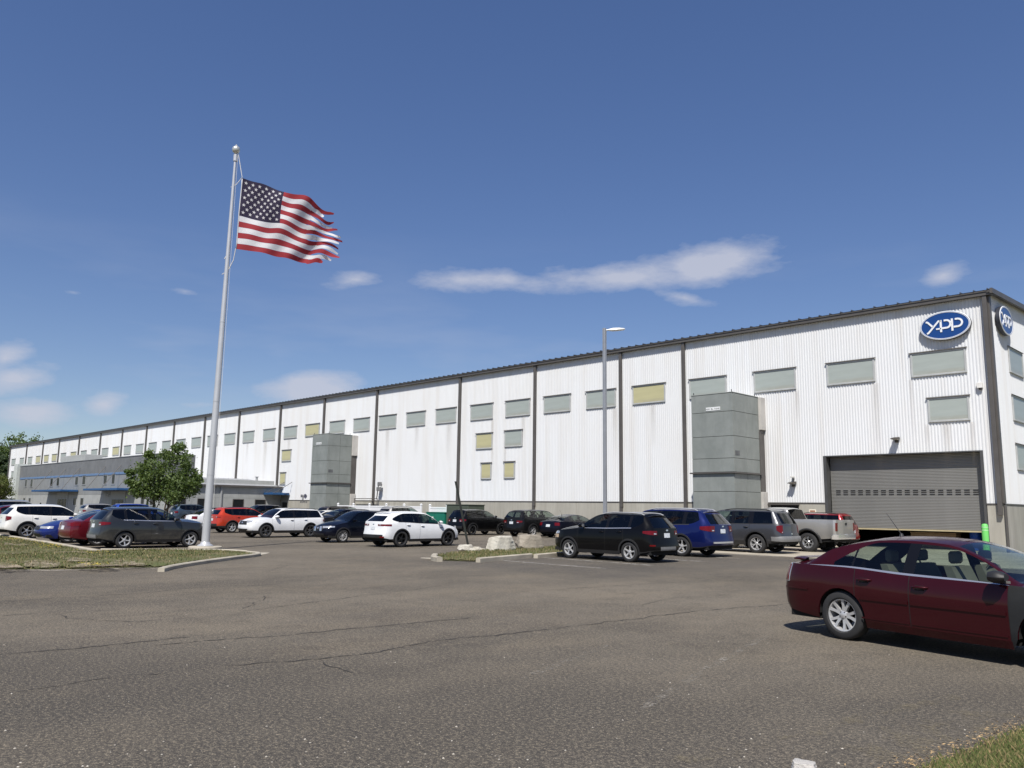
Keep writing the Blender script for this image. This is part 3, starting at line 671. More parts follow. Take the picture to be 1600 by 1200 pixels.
def oval_sign(a, b, label):
    e = empty('oval_sign'); n = 64
    mb = MB(); rows = [ell(a, b, -0.06), ell(a, b, -0.25)]; mb.v = rows[0]+rows[1]
    mb.f = [(k, (k+1) % n, n+(k+1) % n, n+k) for k in range(n)] + [tuple(range(n))]; mb.m = [0]*(n+1); mb.build('can', M_SIGN_E, e)
    mb = MB(); mb.v = ell(a, b, -0.25)+ell(a*.985, b*.975, -0.275)+ell(a*.93, b*.895, -0.275)+ell(a*.93, b*.895, -0.262); mb.f = [(r_*n+k, r_*n+(k+1) % n, (r_+1)*n+(k+1) % n, (r_+1)*n+k) for r_ in range(3) for k in range(n)]; mb.m = [0]*len(mb.f); mb.build('rim', M_SIGN_W, e)
    mb = MB(); mb.v = ell(a*.965, b*.945, -0.2762)+ell(a*.952, b*.925, -0.2762); mb.f = [(k, (k+1) % n, n+(k+1) % n, n+k) for k in range(n)]; mb.m = [0]*n; mb.build('rim_line', M_SIGN_B, e)
    mb = MB(); mb.v = ell(a*.935, b*.90, -0.262); mb.f = [tuple(range(n-1, -1, -1))]; mb.m = [0]; mb.build('face', M_SIGN_B, e)
    mb = MB(); k = a/1.2*.93; w = 0.10*k
    S = lambda pts, ww=w: stroke(mb, [(x*k, z*k*b/a/0.62) for x, z in pts], ww)
    S([(-0.95, 0.30), (-0.86, 0.28), (-0.60, -0.02)]); S([(-0.92, -0.36), (-0.84, -0.33), (-0.30, 0.27), (-0.19, 0.27)])
    mb.build('letter', M_SIGN_W, e)
    mb = MB(); S([(-0.19, 0.32), (-0.19, -0.36)]); S([(-0.44, -0.16), (-0.19, -0.16)], w*.8); mb.build('letter', M_SIGN_W, e)
    mb = MB(); S([(-0.03, 0.27), (0.10, 0.27)] + arc(0.10, 0.06, 0.20, 0.21, 90, -90) + [(0.10, -0.15), (-0.13, -0.15)]); mb.build('letter', M_SIGN_W, e)
    mb = MB(); S([(0.38, 0.32), (0.38, -0.36)]); S([(0.53, 0.27), (0.66, 0.27)] + arc(0.66, 0.06, 0.22, 0.21, 90, -90) + [(0.66, -0.15), (0.45, -0.15)]); mb.build('letter', M_SIGN_W, e)
    tag(e, label, 'sign', 'oval signs on the warehouse'); return e
s1 = oval_sign(1.20, 0.74, 'blue oval sign with white letters on the long ribbed wall, above the windows'); s1.location = (-13.07, WY-.03, 11.27)
s2 = oval_sign(1.20, 0.74, 'blue oval sign with white letters round the corner on the gable wall'); _a = on_side(1560.5, 505, XR+.29); _b = on_side(1585.5, 512, XR+.29); s2.location = (XR+.03, (_a[0]+_b[0])/2, 11.55); s2.rotation_euler = (0, 0, pi/2)
# ---------------------------------------------------------------- wall lights, camera, meters
M_FIX = plain('fixture_bronze', (0.07, 0.06, 0.05), 0.5, 0.3); M_FIXW = plain('fixture_white', (0.7, 0.69, 0.66), 0.4)
def wall_light(x, z, label, cam_on_top=False):
    e = empty('wall_light', (x, WY-.04, z))
    MB().add([(-.16, 0, 0), (.16, 0, 0), (.2, -.42, .0), (-.2, -.42, .0), (-.14, 0, .13), (.14, 0, .13), (.17, -.40, .05), (-.17, -.40, .05)], [(0, 3, 2, 1), (4, 5, 6, 7), (0, 1, 5, 4), (1, 2, 6, 5), (2, 3, 7, 6), (3, 0, 4, 7)]).build('hood', M_FIX, e)
    MB().box(-.12, .12, -.30, -.04, -.03, -.001).build('lens', plain('lamp_lens', (0.6, 0.6, 0.55), 0.2), e)
    MB().bbox(-.1, .1, -.09, 0, -.16, -.001, .01).build('mount', M_FIX, e)
    if cam_on_top:
        MB().tube([(0.02, -.1, .14), (0.02, -.1, .34)], .03).build('bracket', M_FIX, e)
        MB().bbox(-.05, .09, -.34, -.04, .34, .44, .01).build('camera_body', M_FIXW, e)
    return tag(e, label, 'light', 'lights on the warehouse wall')
wall_light(-15.82, 5.60, 'small dark wall light above the roller door'); wall_light(-21.6, 3.36, 'dark wall light with a small camera on top, left of the roller door', True)
e = empty('security_camera', (-11.72, WY-.04, 7.95)); MB().bbox(-.13, .13, -.16, 0, -.02, .26, .015).build('housing', M_FIXW, e); MB().bbox(-.05, .06, -.14, -.04, -.10, -.022, .01).build('lens', M_DARK, e)
tag(e, 'white security camera box high on the wall near the corner', 'camera')

# rust and dirt runs on the cladding below sills and laps
def streak_mat():
    B = NB('rust_run'); n = B.noise(7, 5, 0.7, (1, 1, 0.10)); g_ = B.n('ShaderNodeSeparateXYZ'); B.l(B.coord((1, 1, 1), 'Generated'), g_.inputs[0])
    up = B.ramp(g_.outputs['Z'], [(0.0, 0.0), (1.0, 0.24)]); ed = B.ramp(g_.outputs['X'], [(0.0, 0.0), (0.35, 1.0), (0.65, 1.0), (1.0, 0.0)])
    f = B.mix(1.0, B.mix(1.0, up, ed, 'MULTIPLY'), B.ramp(n, [(0.3, 0.15), (0.7, 1.0)]), 'MULTIPLY')
    tr = B.n('ShaderNodeBsdfTransparent'); mx = B.n('ShaderNodeMixShader'); B.l(f, mx.inputs[0]); B.l(tr.outputs[0], mx.inputs[1]); B.l(B.b.outputs[0], mx.inputs[2]); B.l(mx.outputs[0], B.nt.nodes['Material Output'].inputs['Surface']); B.col((0.30, 0.24, 0.17)); B.set(Roughness=0.8); return B.mat
M_RUN = streak_mat(); r_ = random.Random(31)
runs = [(-16.75, 8.7, 5.6, .5), (-14.95, 8.7, 3.6, .3), (-12.2, 6.3, 2.6, .3), (-14.3, 6.3, 1.8, .3), (-21.2, 8.7, 2.4, .35), (-13.4, 6.3, 2.2, .6), (-34.4, 8.7, 3.5, .6), (-31.2, 8.7, 3.0, .5), (-43.2, 8.7, 2.0, .5), (-46.6, 8.7, 5.8, .4), (-51.9, 8.7, 3.6, .9), (-56.2, 8.7, 2.6, .7), (-60.5, 8.7, 3.0, .8), (-83.0, 8.7, 4.2, 1.0), (-87.2, 8.7, 2.5, .7), (-78.0, 8.7, 2.6, .8), (-45.1, 6.3, 3.0, .3)]
for (x_, zt_, l_, w_) in runs:
    ru = MB().add([(-w_/2, 0, -l_), (w_/2, 0, -l_), (w_/2, 0, 0), (-w_/2, 0, 0)], [(0, 1, 2, 3)]).build('rust_run', M_RUN, wh); ru.location = (x_, WY-.054, zt_); put(ru)
# ================================================================== CARS
def pchip(pts):
    xs = [p[0] for p in pts]; ys = [p[1] for p in pts]; n = len(xs)
    d = [(ys[i+1]-ys[i])/(xs[i+1]-xs[i]) for i in range(n-1)]; mm = [d[0]] + [0 if d[i-1]*d[i] <= 0 else 2*d[i-1]*d[i]/(d[i-1]+d[i]) for i in range(1, n-1)] + [d[-1]]
    def f(x):
        if x <= xs[0]: return ys[0]
        if x >= xs[-1]: return ys[-1]
        i = 0
        while x > xs[i+1]: i += 1
        h = xs[i+1]-xs[i]; t = (x-xs[i])/h; t2, t3 = t*t, t*t*t
        return (2*t3-3*t2+1)*ys[i] + (t3-2*t2+t)*h*mm[i] + (-2*t3+3*t2)*ys[i+1] + (t3-t2)*h*mm[i+1]
    return f
def lin(pts):
    def f(x):
        if x <= pts[0][0]: return pts[0][1]
        for (a, b), (c, d) in zip(pts[:-1], pts[1:]):
            if x <= c: return b+(d-b)*(x-a)/(c-a)
        return pts[-1][1]
    return f
M_TYRE = plain('tyre_rubber', (0.022, 0.022, 0.023), 0.8, 0, 0.2, 8)
M_PLASTIC = plain('black_plastic', (0.018, 0.018, 0.019), 0.55, 0, 0.1, 6)
M_GAP = plain('door_gap', (0.006, 0.006, 0.006), 0.9, 0, 0)
M_CHROME = plain('chrome', (0.70, 0.71, 0.72), 0.22, 0.8, 0)
M_ALLOY = plain('alloy', (0.56, 0.56, 0.56), 0.35, 0.45, 0.05, 8)
M_BLACKRIM = plain('black_rim', (0.015, 0.015, 0.016), 0.35, 0.3, 0)
M_DARKRIM = plain('dark_alloy', (0.16, 0.16, 0.165), 0.32, 0.8, 0.05, 8)
M_PILLAR = plain('gloss_black', (0.006, 0.006, 0.007), 0.2, 0, 0, coat=0.4, spec=0.2)
M_WELL = plain('wheel_well', (0.008, 0.008, 0.008), 0.95, 0, 0)
M_TAIL = plain('tail_lens', (0.12, 0.002, 0.003), 0.2, 0, 0.2, 12, coat=0.35, spec=0.3)
M_CLEAR = plain('clear_lens', (0.55, 0.56, 0.57), 0.10, 0.5, 0.3, 14, coat=1.0)
M_AMBER = plain('hazy_lens', (0.55, 0.40, 0.26), 0.25, 0.1, 0.2, 12, coat=0.6)
M_PLATE = plain('number_plate', (0.60, 0.63, 0.66), 0.5, 0, 0.25, 18)
M_PLATE_B = plain('plate_blue', (0.25, 0.40, 0.55), 0.5, 0, 0.3, 18)
M_SEAT = plain('seat_cloth', (0.035, 0.034, 0.034), 0.9, 0, 0.2, 5)
M_SEAT_T = plain('seat_tan', (0.16, 0.145, 0.12), 0.85, 0, 0.15, 5)
M_GREYP = plain('grey_trim', (0.20, 0.20, 0.20), 0.5, 0.2, 0.1, 6)
def glass_mat(name, tint, refl=1.0):
    B = NB(name); nt = B.nt; nt.nodes.remove(B.b)
    tr = B.n('ShaderNodeBsdfTransparent'); tr.inputs[0].default_value = (*tint, 1)
    gl = B.n('ShaderNodeBsdfGlossy'); gl.inputs['Roughness'].default_value = 0.015; gl.inputs['Color'].default_value = (refl, refl, refl, 1)
    fr = B.n('ShaderNodeFresnel'); ge = B.n('ShaderNodeNewGeometry'); mm_ = B.n('ShaderNodeMapRange'); B.l(ge.outputs['Backfacing'], mm_.inputs['Value']); mm_.inputs['To Min'].default_value = 1.52; mm_.inputs['To Max'].default_value = 1/1.52; B.l(mm_.outputs[0], fr.inputs['IOR'])
    mx = B.n('ShaderNodeMixShader'); B.l(fr.outputs[0], mx.inputs[0]); B.l(tr.outputs[0], mx.inputs[1]); B.l(gl.outputs[0], mx.inputs[2])
    B.l(mx.outputs[0], nt.nodes['Material Output'].inputs['Surface']); return B.mat
G_CLEAR = glass_mat('car_glass', (0.62, 0.70, 0.66)); G_TINT = glass_mat('privacy_glass', (0.10, 0.105, 0.11)); G_MID = glass_mat('tinted_glass', (0.34, 0.40, 0.39))
PAINT = {}
def paint(name, c, metal=0.25, rough=0.32, dirt=None, coat=None):
    if name in PAINT: return PAINT[name]
    B = NB(name); B.set(Roughness=rough, Metallic=metal); B.b.inputs['Coat Weight'].default_value = coat if coat is not None else (0.5 if max(c) < .06 else 0.85); B.b.inputs['Coat Roughness'].default_value = 0.03; B.b.inputs['Specular IOR Level'].default_value = 0.12
    n = B.noise(2.2, 4); col = B.mix(B.ramp(n, [(0.3, 0.0), (0.7, 1.0)]), tuple(x*0.94 for x in c), tuple(min(1, x*1.05) for x in c))
    if dirt:
        sp = B.n('ShaderNodeSeparateXYZ'); B.l(B.coord(), sp.inputs[0])
        mr = B.n('ShaderNodeMapRange'); B.l(sp.outputs['Z'], mr.inputs['Value']); mr.inputs['From Min'].default_value = dirt[1]; mr.inputs['From Max'].default_value = 0.15
        mu = B.n('ShaderNodeMath', operation='MULTIPLY', use_clamp=True); B.l(mr.outputs[0], mu.inputs[0]); B.l(B.ramp(B.noise(4, 6, 0.7), [(0.3, 0.1), (0.65, 1.0)]), mu.inputs[1])
        col = B.mix(mu.outputs[0], col, dirt[0]); rr = B.ramp(mu.outputs[0], [(0, rough), (1, 0.9)]); B.l(rr, B.b.inputs['Roughness'])
        inv = B.ramp(mu.outputs[0], [(0, 1.0), (0.6, 0.1)]); B.l(inv, B.b.inputs['Coat Weight'])
    B.col(col); PAINT[name] = B.mat; return B.mat
WHEELS = {}
def wheel_mesh(Rw, tw, style):
    key = (round(Rw, 3), round(tw, 3), style)
    if key in WHEELS: return WHEELS[key]
    rr = Rw*(0.66 if style != 'steel' else 0.60); h = tw/2
    ty = MB().lathe([(rr, -h*.8), (rr+.02, -h), (Rw-.035, -h), (Rw-.008, -h*.82), (Rw, -h*.55), (Rw, h*.55), (Rw-.008, h*.82), (Rw-.035, h), (rr+.02, h), (rr, h*.8), (rr-.02, 0)], 32, 0, 'y').mesh('wheel', M_TYRE, True, 45)
    # outer face at +y
    rm = MB(); rm.lathe([(rr, h*.82), (rr-.012, h*.80), (rr-.022, h*.55), (rr-.03, -h*.7)], 32, 0, 'y')
    rm.lathe([(0.001, h*.1), (rr*.62, h*.1), (rr*.62, h*.05)], 20, 1, 'y')               # brake disc
    rm.lathe([(0.001, h*.72), (.045, h*.70), (.07, h*.55), (.07, h*.2)], 14, 0, 'y')      # hub
    ns, wd, split = {'five': (5, .075, 0), 'twin': (5, .066, .125), 'ten': (10, .032, 0), 'star': (5, .05, .16), 'six': (6, .07, 0), 'steel': (6, .085, 0)}[style]
    for k in range(ns):
        for sg in ((-1, 1) if split else (0,)):
            a = 2*pi*k/ns + pi/2; t = Vector((cos(a), 0, sin(a))); nn = Vector((-sin(a), 0, cos(a)))
            o0 = nn*(sg*split*.22); o1 = nn*(sg*split*.62)
            P = []
            for (r_, w_, y_, o_) in ((.045, wd*.75, h*.62, o0), (rr*.55, wd*.5 if split else wd*.45, h*.66, (o0+o1)/2), (rr-.012, wd*.62, h*.78, o1)):
                c = t*r_ + o_; P.append((c-nn*w_/2*1.1, c+nn*w_/2*1.1, y_))
            vs_ = []
            for (p, q, y_) in P: vs_ += [(p.x, y_, p.z), (q.x, y_, q.z), (q.x*.995, y_-.045, q.z*.995), (p.x*.995, y_-.045, p.z*.995)]
            rm.add(vs_, [(0, 1, 5, 4), (4, 5, 9, 8), (1, 2, 6, 5), (5, 6, 10, 9), (3, 0, 4, 7), (7, 4, 8, 11)])
    if style == 'steel': rm.lathe([(rr*.98, h*.6), (rr*.72, h*.62), (rr*.70, h*.4)], 24, 0, 'y')
    for k in range(5):
        a = 2*pi*k/5; rm.tube([(.048*cos(a), h*.60, .048*sin(a)), (.048*cos(a), h*.72, .048*sin(a))], .008, 6, 1)
    WHEELS[key] = (ty, rm); return WHEELS[key]

def make_car(name, label, sp, pnt, loc, rz, rim=None, **kw):
    S = dict(sp); S.update(kw); RIMM = rim or M_ALLOY
    root = empty(name, (loc[0], loc[1], 0), rz); root.scale = (S.get('scale', 1),)*3; tag(root, label, S.get('cat', 'car'), 'parked vehicles')
    WB, FO, RO, W, Rw = S['WB'], S['FO'], S['RO'], S['W']/2, S['Rw']; u0, u1 = -RO, WB+FO; H = S['H']
    top = pchip(S['top']); belt = pchip(S['belt']); low = pchip(S['low']); wid = pchip(S['wid']); ura, urb, uh, uc = S['rr'], S['rh'], S['h'], S['c']
    prof = pchip(S.get('prof', [(0, .925), (.12, .955), (.35, .99), (.55, 1.0), (.8, .985), (1, .95)]))
    crown = S.get('crown', .07); WR = S['WR']/2; suv = S['suv']
    Ra = Rw+S.get('gapw', .055)
    def arch(u):
        z = 0
        for c in (0, WB):
            d = abs(u-c)
            if d < Ra: z = max(z, Rw*0.98 + math.sqrt(Ra*Ra-d*d))
        return z
    dxr = lin(S['dxr']); dxf = lin(S['dxf'])
    def ss(t): t = max(0, min(1, t)); return t*t*(3-2*t)
    rs = S.get('rs', -Ra-.02)
    def xoff(u, z):
        x = u
        if u < rs: x += dxr(z)*((rs-u)/(rs-u0))
        if u > WB+Ra+.02: x -= dxf(z)*((u-WB-Ra-.02)/(u1-WB-Ra-.02))
        return x
    zl0 = lambda u: low(u)
    def yside(u, z):
        b = belt(u); l = min(S['zl'], low(u)); return wid(u)*prof((z-l)/(b-l))
    def redge(u):
        """height of the roof side rail above the belt, 0 outside the cabin"""
        b = belt(u)
        if u >= uc: return b + .004
        if suv: return max(b+.004, top(u)-crown)
        if u <= ura: return b + .004
        f = min(ss((u-ura)/(urb-ura))**0.8 if u < urb else 1, 1); g_ = 1
        return max(b+.004, top(u) - crown*1.0)
    def wr(u):
        wb_ = yside(u, belt(u))
        if u >= uc: return wb_-.05
        full = WR*(wid(u)/W)**.5 if suv else WR
        if u > uh: t = (u-uh)/(uc-uh); return full + (wb_-.05-full)*t**1.3
        if not suv and u < urb:
            t = min(1, (urb-u)/(urb-ura)); return full + (wb_-.05-full)*t**1.2
        return full
    wins = S['wins']; tl = S.get('tl', [0, .13, .30, .5, .7, .87, 1.0]); kick = S.get('kick'); ktop = S.get('ktop')
    def gvs(u):
        a, b = .055, .93
        if u < wins[0][0]-.06: return [a, a+(b-a)*.33, a+(b-a)*.67, b, 1.0]
        if kick and u < kick[0]: a += (kick[2]-.055)*min(1, (kick[0]-u)/(kick[0]-kick[1]))**1.5
        if ktop and u < ktop[0]: b -= (.93-ktop[2])*min(1, (ktop[0]-u)/(ktop[0]-ktop[1]))**1.6
        return [a, a+(b-a)*.33, a+(b-a)*.67, b, 1.0]
    rw_ = [.085, .35, .68, 1.0]
    clad = S.get('clad')
    def zlev(u, t):
        l, b = low(u), belt(u)
        if clad:
            c = max(clad, l+.03); return l + (c-l)*t/tl[1] if t <= tl[1] else c + (b-c)*(t-tl[1])/(1-tl[1])
        return l + (b-l)*t
    def ring(u):
        P = []; a = arch(u)
        for t in tl:
            z = max(zlev(u, t), a); P.append((xoff(u, z), yside(u, z), z))
        b, e = belt(u), redge(u); yb, yr_ = yside(u, b), wr(u); tz = max(top(u), e+.003)
        for v in gvs(u):
            z = b + (e-b)*v; y = yb-.012*min(1, v/.055) + (yr_-yb+.012)*v + .02*sin(pi*v)*min(1, (e-b)/.3); P.append((xoff(u, z), y, z))
        for w in rw_:
            y = yr_*(1-w); z = e + (tz-e)*(1-(1-w)**2.2); P.append((xoff(u, z), y, z))
        return P
    doors = S['doors']; wins = S['wins']
    keys = set([u0, u1, uh, uc, S['rr'], S['rh']]); 
    for d in doors: keys |= {d-.005, d+.005}
    for a, b, *_ in wins: keys |= {a, b}
    for c in (0, WB):
        keys |= {c-Ra, c-Ra+.001, c+Ra-.001, c+Ra}
        for k in range(1, 14): keys.add(c - Ra*cos(pi*k/14))
    us = sorted(keys); fill = []
    for a, b in zip(us[:-1], us[1:]):
        n = int((b-a)/.11)
        for k in range(1, n+1): fill.append(a+(b-a)*k/(n+1))
    # finer near the rounded ends
    for e_, s_ in ((u0, 1), (u1, -1)):
        for dd in (.02, .05, .09, .14): fill.append(e_+s_*dd)
    us = sorted(us+fill); U = [us[0]]
    for u in us[1:]:
        if u-U[-1] > .0008: U.append(u)
    rings = [ring(u) for u in U]; nl = len(rings[0]); nS = len(tl)-1
    parts = {}
    def get(k):
        if k not in parts: parts[k] = MB()
        return parts[k]
    def catg(u, j):
        if S.get('fender') and doors[-1]+.006 < u < WB+.60 and j < nS+1: return ('fender', 0)
        if j < nS:
            for d in doors:
                if abs(u-d) < .0051 and j >= 1: return 'gap'
            for k in range(len(doors)-1):
                if doors[k] < u < doors[k+1] and j >= 1 and arch(u) == 0 and S.get('dsplit', True): return ('door', k)
            return 'plastic' if (clad and j == 0) else 'body'
        if j < nS+5:
            v = j-nS
            hgt = redge(u)-belt(u)
            if hgt < .05: return 'body'
            if v == 0: return 'body' if (kick and u < kick[0]-.02) else 'trim'
            if v in (1, 2, 3):
                for k, w in enumerate(wins):
                    if w[0] < u < w[1]: return ('win', k)
                return 'black' if (wins[0][0]-.02 < u < wins[-1][1]+.3 and not (u > wins[-1][1] or u < wins[0][0])) else 'body'
            return 'body'
        v = j-nS-5
        if uh < u < uc and v >= 1: return 'ws'
        if not suv and ura < u < urb and v >= 1: return 'rw'
        if S.get('bed') and u < ura and v >= 1: return 'plastic'
        return 'body'
    side_sets = {}
    def put_face(cat, sgn, pts):
        if sgn < 0: pts = [(x, -y, z) for x, y, z in pts][::-1]
        # drop collapsed corners
        q = []
        for p in pts:
            if not q or max(abs(p[i]-q[-1][i]) for i in range(3)) > 1e-6: q.append(p)
        if len(q) > 2 and max(abs(q[0][i]-q[-1][i]) for i in range(3)) < 1e-6: q.pop()
        if len(q) < 3: return
        if cat in ('body', 'gap', 'plastic', 'trim', 'black'): key, mi = 'body', {'body': 0, 'gap': 1, 'plastic': 2, 'trim': 3, 'black': 4}[cat]
        elif cat in ('ws', 'rw'): key, mi = cat, 0
        else: key, mi = (*cat, sgn), 0
        mb = get(key); mb.add(q, [tuple(range(len(q)))], mi)
    for i in range(len(U)-1):
        um = (U[i]+U[i+1])/2
        for j in range(nl-1):
            c = catg(um, j); a, b, c2, d = rings[i][j], rings[i+1][j], rings[i+1][j+1], rings[i][j+1]
            for sg in (1, -1): put_face(c, sg, [b, a, d, c2])
    # end caps
    cc = [1, .9, .72, .45, .15]; cc = cc + [-x for x in cc[::-1]]
    def cap_pt(rg, j, c, bulge, zc=None):
        x, y, z = rg[j]; return (x + bulge*(1-c*c), y*c, z)
    for rg, bl, rear in ((rings[0], -S.get('bulge_r', .07), True), (rings[-1], S.get('bulge_f', .10), False)):
        for j in range(nl-1):
            for k in range(len(cc)-1):
                q = [cap_pt(rg, j, cc[k], bl), cap_pt(rg, j, cc[k+1], bl), cap_pt(rg, j+1, cc[k+1], bl), cap_pt(rg, j+1, cc[k], bl)]
                if not rear: q = q[::-1]
                cat = 'body'; v = j-nS
                if rear and suv and v in (1, 2, 3) and abs((cc[k]+cc[k+1])/2) < .86: cat = 'rw'
                zm = (rg[j][2]+rg[j+1][2])/2
                if zm < S.get('clad_r' if rear else 'clad_f', 0): cat = 'plastic'
                put_face(cat, 1, q)
    trim = S.get('trim', M_PLASTIC)
    body = get('body'); body_o = merged(body, 'body', [pnt, M_GAP, M_PLASTIC, trim, M_PILLAR], root)
    # lips of the wheel openings, wells, underside
    mb = MB()
    for c in (0, WB):
        for sg in (1, -1):
            ro = []; ri = []; rq = []
            for k in range(17):
                a = pi*k/16; u = c-Ra*cos(a)*.9999; z = Rw*.98+Ra*sin(a); y = yside(u, z)
                ro.append((xoff(u, z), sg*y, z)); ri.append((xoff(u, z), sg*(y-.03), z-.0)); rq.append((c-(Ra+.03)*cos(a), sg*.42*W, Rw*.98+(Ra+.03)*sin(a)))
            mb.grid([ro, ri], 1 if not clad else 2); mb.grid([ri, rq], 0)
            mb.add([(c, sg*.42*W, Rw)] + rq, [(0, k+1, k+2) for k in range(16)], 0)
            mb.add([(c-Ra-.03, sg*.42*W, .2), (c+Ra+.03, sg*.42*W, .2), (c+Ra+.03, sg*.42*W, Rw*1.0), (c-Ra-.03, sg*.42*W, Rw*1.0)], [(0, 1, 2, 3)], 0)
    zu = S['zl']+.03
    segs = [(u0+.12, -Ra-.03), (Ra+.03, WB-Ra-.03), (WB+Ra+.03, u1-.14)]
    for a, b in segs: mb.box(a, b, -W*.86, W*.86, zu, zu+.12, 0)
    mb.box(-Ra-.1, WB+Ra+.1, -W*.42, W*.42, zu-.01, zu+.14, 0)
    mb.build('underbody', [M_WELL, pnt, M_PLASTIC], root)
    # patches that hug the bodywork
    def wrap(end, q, z):
        """q<0 runs along the side from the corner, q>0 across the end"""
        sgn = 1
        if end == 'r': ue, bl, d = u0, -S.get('bulge_r', .07), 1
        else: ue, bl, d = u1, S.get('bulge_f', .10), -1
        if q <= 0:
            u = ue - d*q if d == 1 else ue + q
            if end == 'r': u = ue - q
            zz = min(z, belt(u)+.0) if z < belt(u)+.001 else z
            if z <= belt(u): y = yside(u, z)
            else:
                e = redge(u); y = yside(u, belt(u)) + (wr(u)-yside(u, belt(u)))*min(1, (z-belt(u))/max(.05, e-belt(u)))
            return Vector((xoff(u, z), y, z))
        y0 = yside(ue, min(z, belt(ue)))
        if z > belt(ue): y0 = y0 + (wr(ue)-y0)*min(1, (z-belt(ue))/max(.05, redge(ue)-belt(ue)))
        c = 1-q/max(y0, .1); return Vector((xoff(ue, z) + bl*(1-c*c), y0*c, z))
    def patch(nm, end, q0, q1, z0, z1, mat, off=.012, sg=1, nq=10, nz=4, parent=None, smooth=True):
        fz0 = z0 if callable(z0) else (lambda t: z0); fz1 = z1 if callable(z1) else (lambda t: z1)
        rows = []; base = []
        for i in range(nz+1):
            ro = []; bo = []
            for k in range(nq+1):
                t = k/nq; q = q0+(q1-q0)*t; za, zb = fz0(t), fz1(t); z = za+(zb-za)*i/nz; e = .004
                p = wrap(end, q, z); dq = wrap(end, q+e, z)-wrap(end, q-e, z); dz = wrap(end, q, z+e)-wrap(end, q, z-e); n = dq.cross(dz).normalized()
                if end == 'f': 
                    if n.x < -.2 or (abs(n.x) <= .2 and n.y < 0): n = -n
                else:
                    if n.x > .2 or (abs(n.x) <= .2 and n.y < 0): n = -n
                a = p+n*off; b = p-n*.004; ro.append((a.x, sg*a.y, a.z)); bo.append((b.x, sg*b.y, b.z))
            rows.append(ro); base.append(bo)
        m_ = MB(); m_.grid(rows)
        ring_t = [rows[0][k] for k in range(nq+1)] + [rows[i][nq] for i in range(1, nz+1)] + [rows[nz][k] for k in range(nq-1, -1, -1)] + [rows[i][0] for i in range(nz-1, 0, -1)]
        ring_b = [base[0][k] for k in range(nq+1)] + [base[i][nq] for i in range(1, nz+1)] + [base[nz][k] for k in range(nq-1, -1, -1)] + [base[i][0] for i in range(nz-1, 0, -1)]
        m_.grid([ring_t+[ring_t[0]], ring_b+[ring_b[0]]])
        return m_.build(nm, mat, parent or root, smooth, 40)
    def side_patch(nm, ua, ub, z0, z1, mat, off, sg, parent=None, nu=8, nz=2):
        f0 = z0 if callable(z0) else (lambda u: z0); f1 = z1 if callable(z1) else (lambda u: z1); rows = []; base = []
        for i in range(nz+1):
            r1 = []; r0 = []
            for k in range(nu+1):
                u = ua+(ub-ua)*k/nu; z = f0(u)+(f1(u)-f0(u))*i/nz; y = yside(u, z); x = xoff(u, z); r1.append((x, sg*(y+off), z)); r0.append((x, sg*(y-.005), z))
            rows.append(r1); base.append(r0)
        m_ = MB().grid(rows); rt = rows[0]+[rows[i][nu] for i in range(1, nz+1)]+rows[nz][::-1][1:]+[rows[i][0] for i in range(nz-1, 0, -1)]; rb = base[0]+[base[i][nu] for i in range(1, nz+1)]+base[nz][::-1][1:]+[base[i][0] for i in range(nz-1, 0, -1)]
        m_.grid([rt+[rt[0]], rb+[rb[0]]]); return m_.build(nm, mat, parent or root, True, 40)
    # doors with their windows and handles
    dobj = {}
    for k in range(len(doors)-1):
        for sg in (1, -1):
            if ('door', k, sg) in parts:
                dobj[(k, sg)] = merged(parts[('door', k, sg)], 'door', [pnt], root)
                zh = belt(doors[k]+.2)-S.get('hd', .115); ua = doors[k]+.06
                side_patch('handle_recess_shade', ua+.03, ua+.15, zh-.03, zh+.03, M_GAP, .001, sg, dobj[(k, sg)], 6, 2)  # flat near-black patch paints the shade of the hollow behind the handle
                hp_ = [(ua-.01+q_, sg*(yside(ua+q_, zh)+o_), zh+.012) for q_, o_ in ((0, -.01), (.025, .026), (.10, .034), (.185, .026), (.21, -.01))]
                MB().tube(hp_, [.012, .016, .017, .016, .012], 8).build('handle', S.get('handle', pnt), dobj[(k, sg)], True, 60)
    for sg in (1, -1):
        if ('fender', 0, sg) in parts: merged(parts[('fender', 0, sg)], 'fender', [S['fender']], root)['label'] = 'grey primer front fender'
    for k, w in enumerate(wins):
        for sg in (1, -1):
            if ('win', k, sg) in parts:
                par = root
                for dk in range(len(doors)-1):
                    if doors[dk]-.12 < (w[0]+w[1])/2 < doors[dk+1]+.12 and (dk, sg) in dobj: par = dobj[(dk, sg)]
                merged(parts[('win', k, sg)], 'side_window', [w[2] if len(w) > 2 else G_MID], par)
    if 'ws' in parts: merged(parts['ws'], 'windshield', [G_CLEAR], root)
    if 'rw' in parts: merged(parts['rw'], 'rear_window', [S.get('rwg', G_TINT)], root)
    # wheels
    ty, rm = wheel_mesh(Rw, S.get('tw', .225), S.get('style', 'five'))
    rmat = {}
    for c in (0, WB):
        for sg in (1, -1):
            o = link('wheel', ty, root, (c, sg*(W-S.get('tw', .225)/2-.035), Rw), 0 if sg > 0 else pi)
            r_ = link('rim', rim_mesh(rm, RIMM), o)
            r_.rotation_euler = (0, R(rnd.uniform(0, 70)), 0)
    # lights, plates, grille
    for nm, end, q0, q1, z0, z1, mt, both in S['patches']:
        for sg in ((1, -1) if both else (1,)):
            patch(nm, end, q0, q1, z0, z1, mt if not callable(mt) else mt, .010, sg)
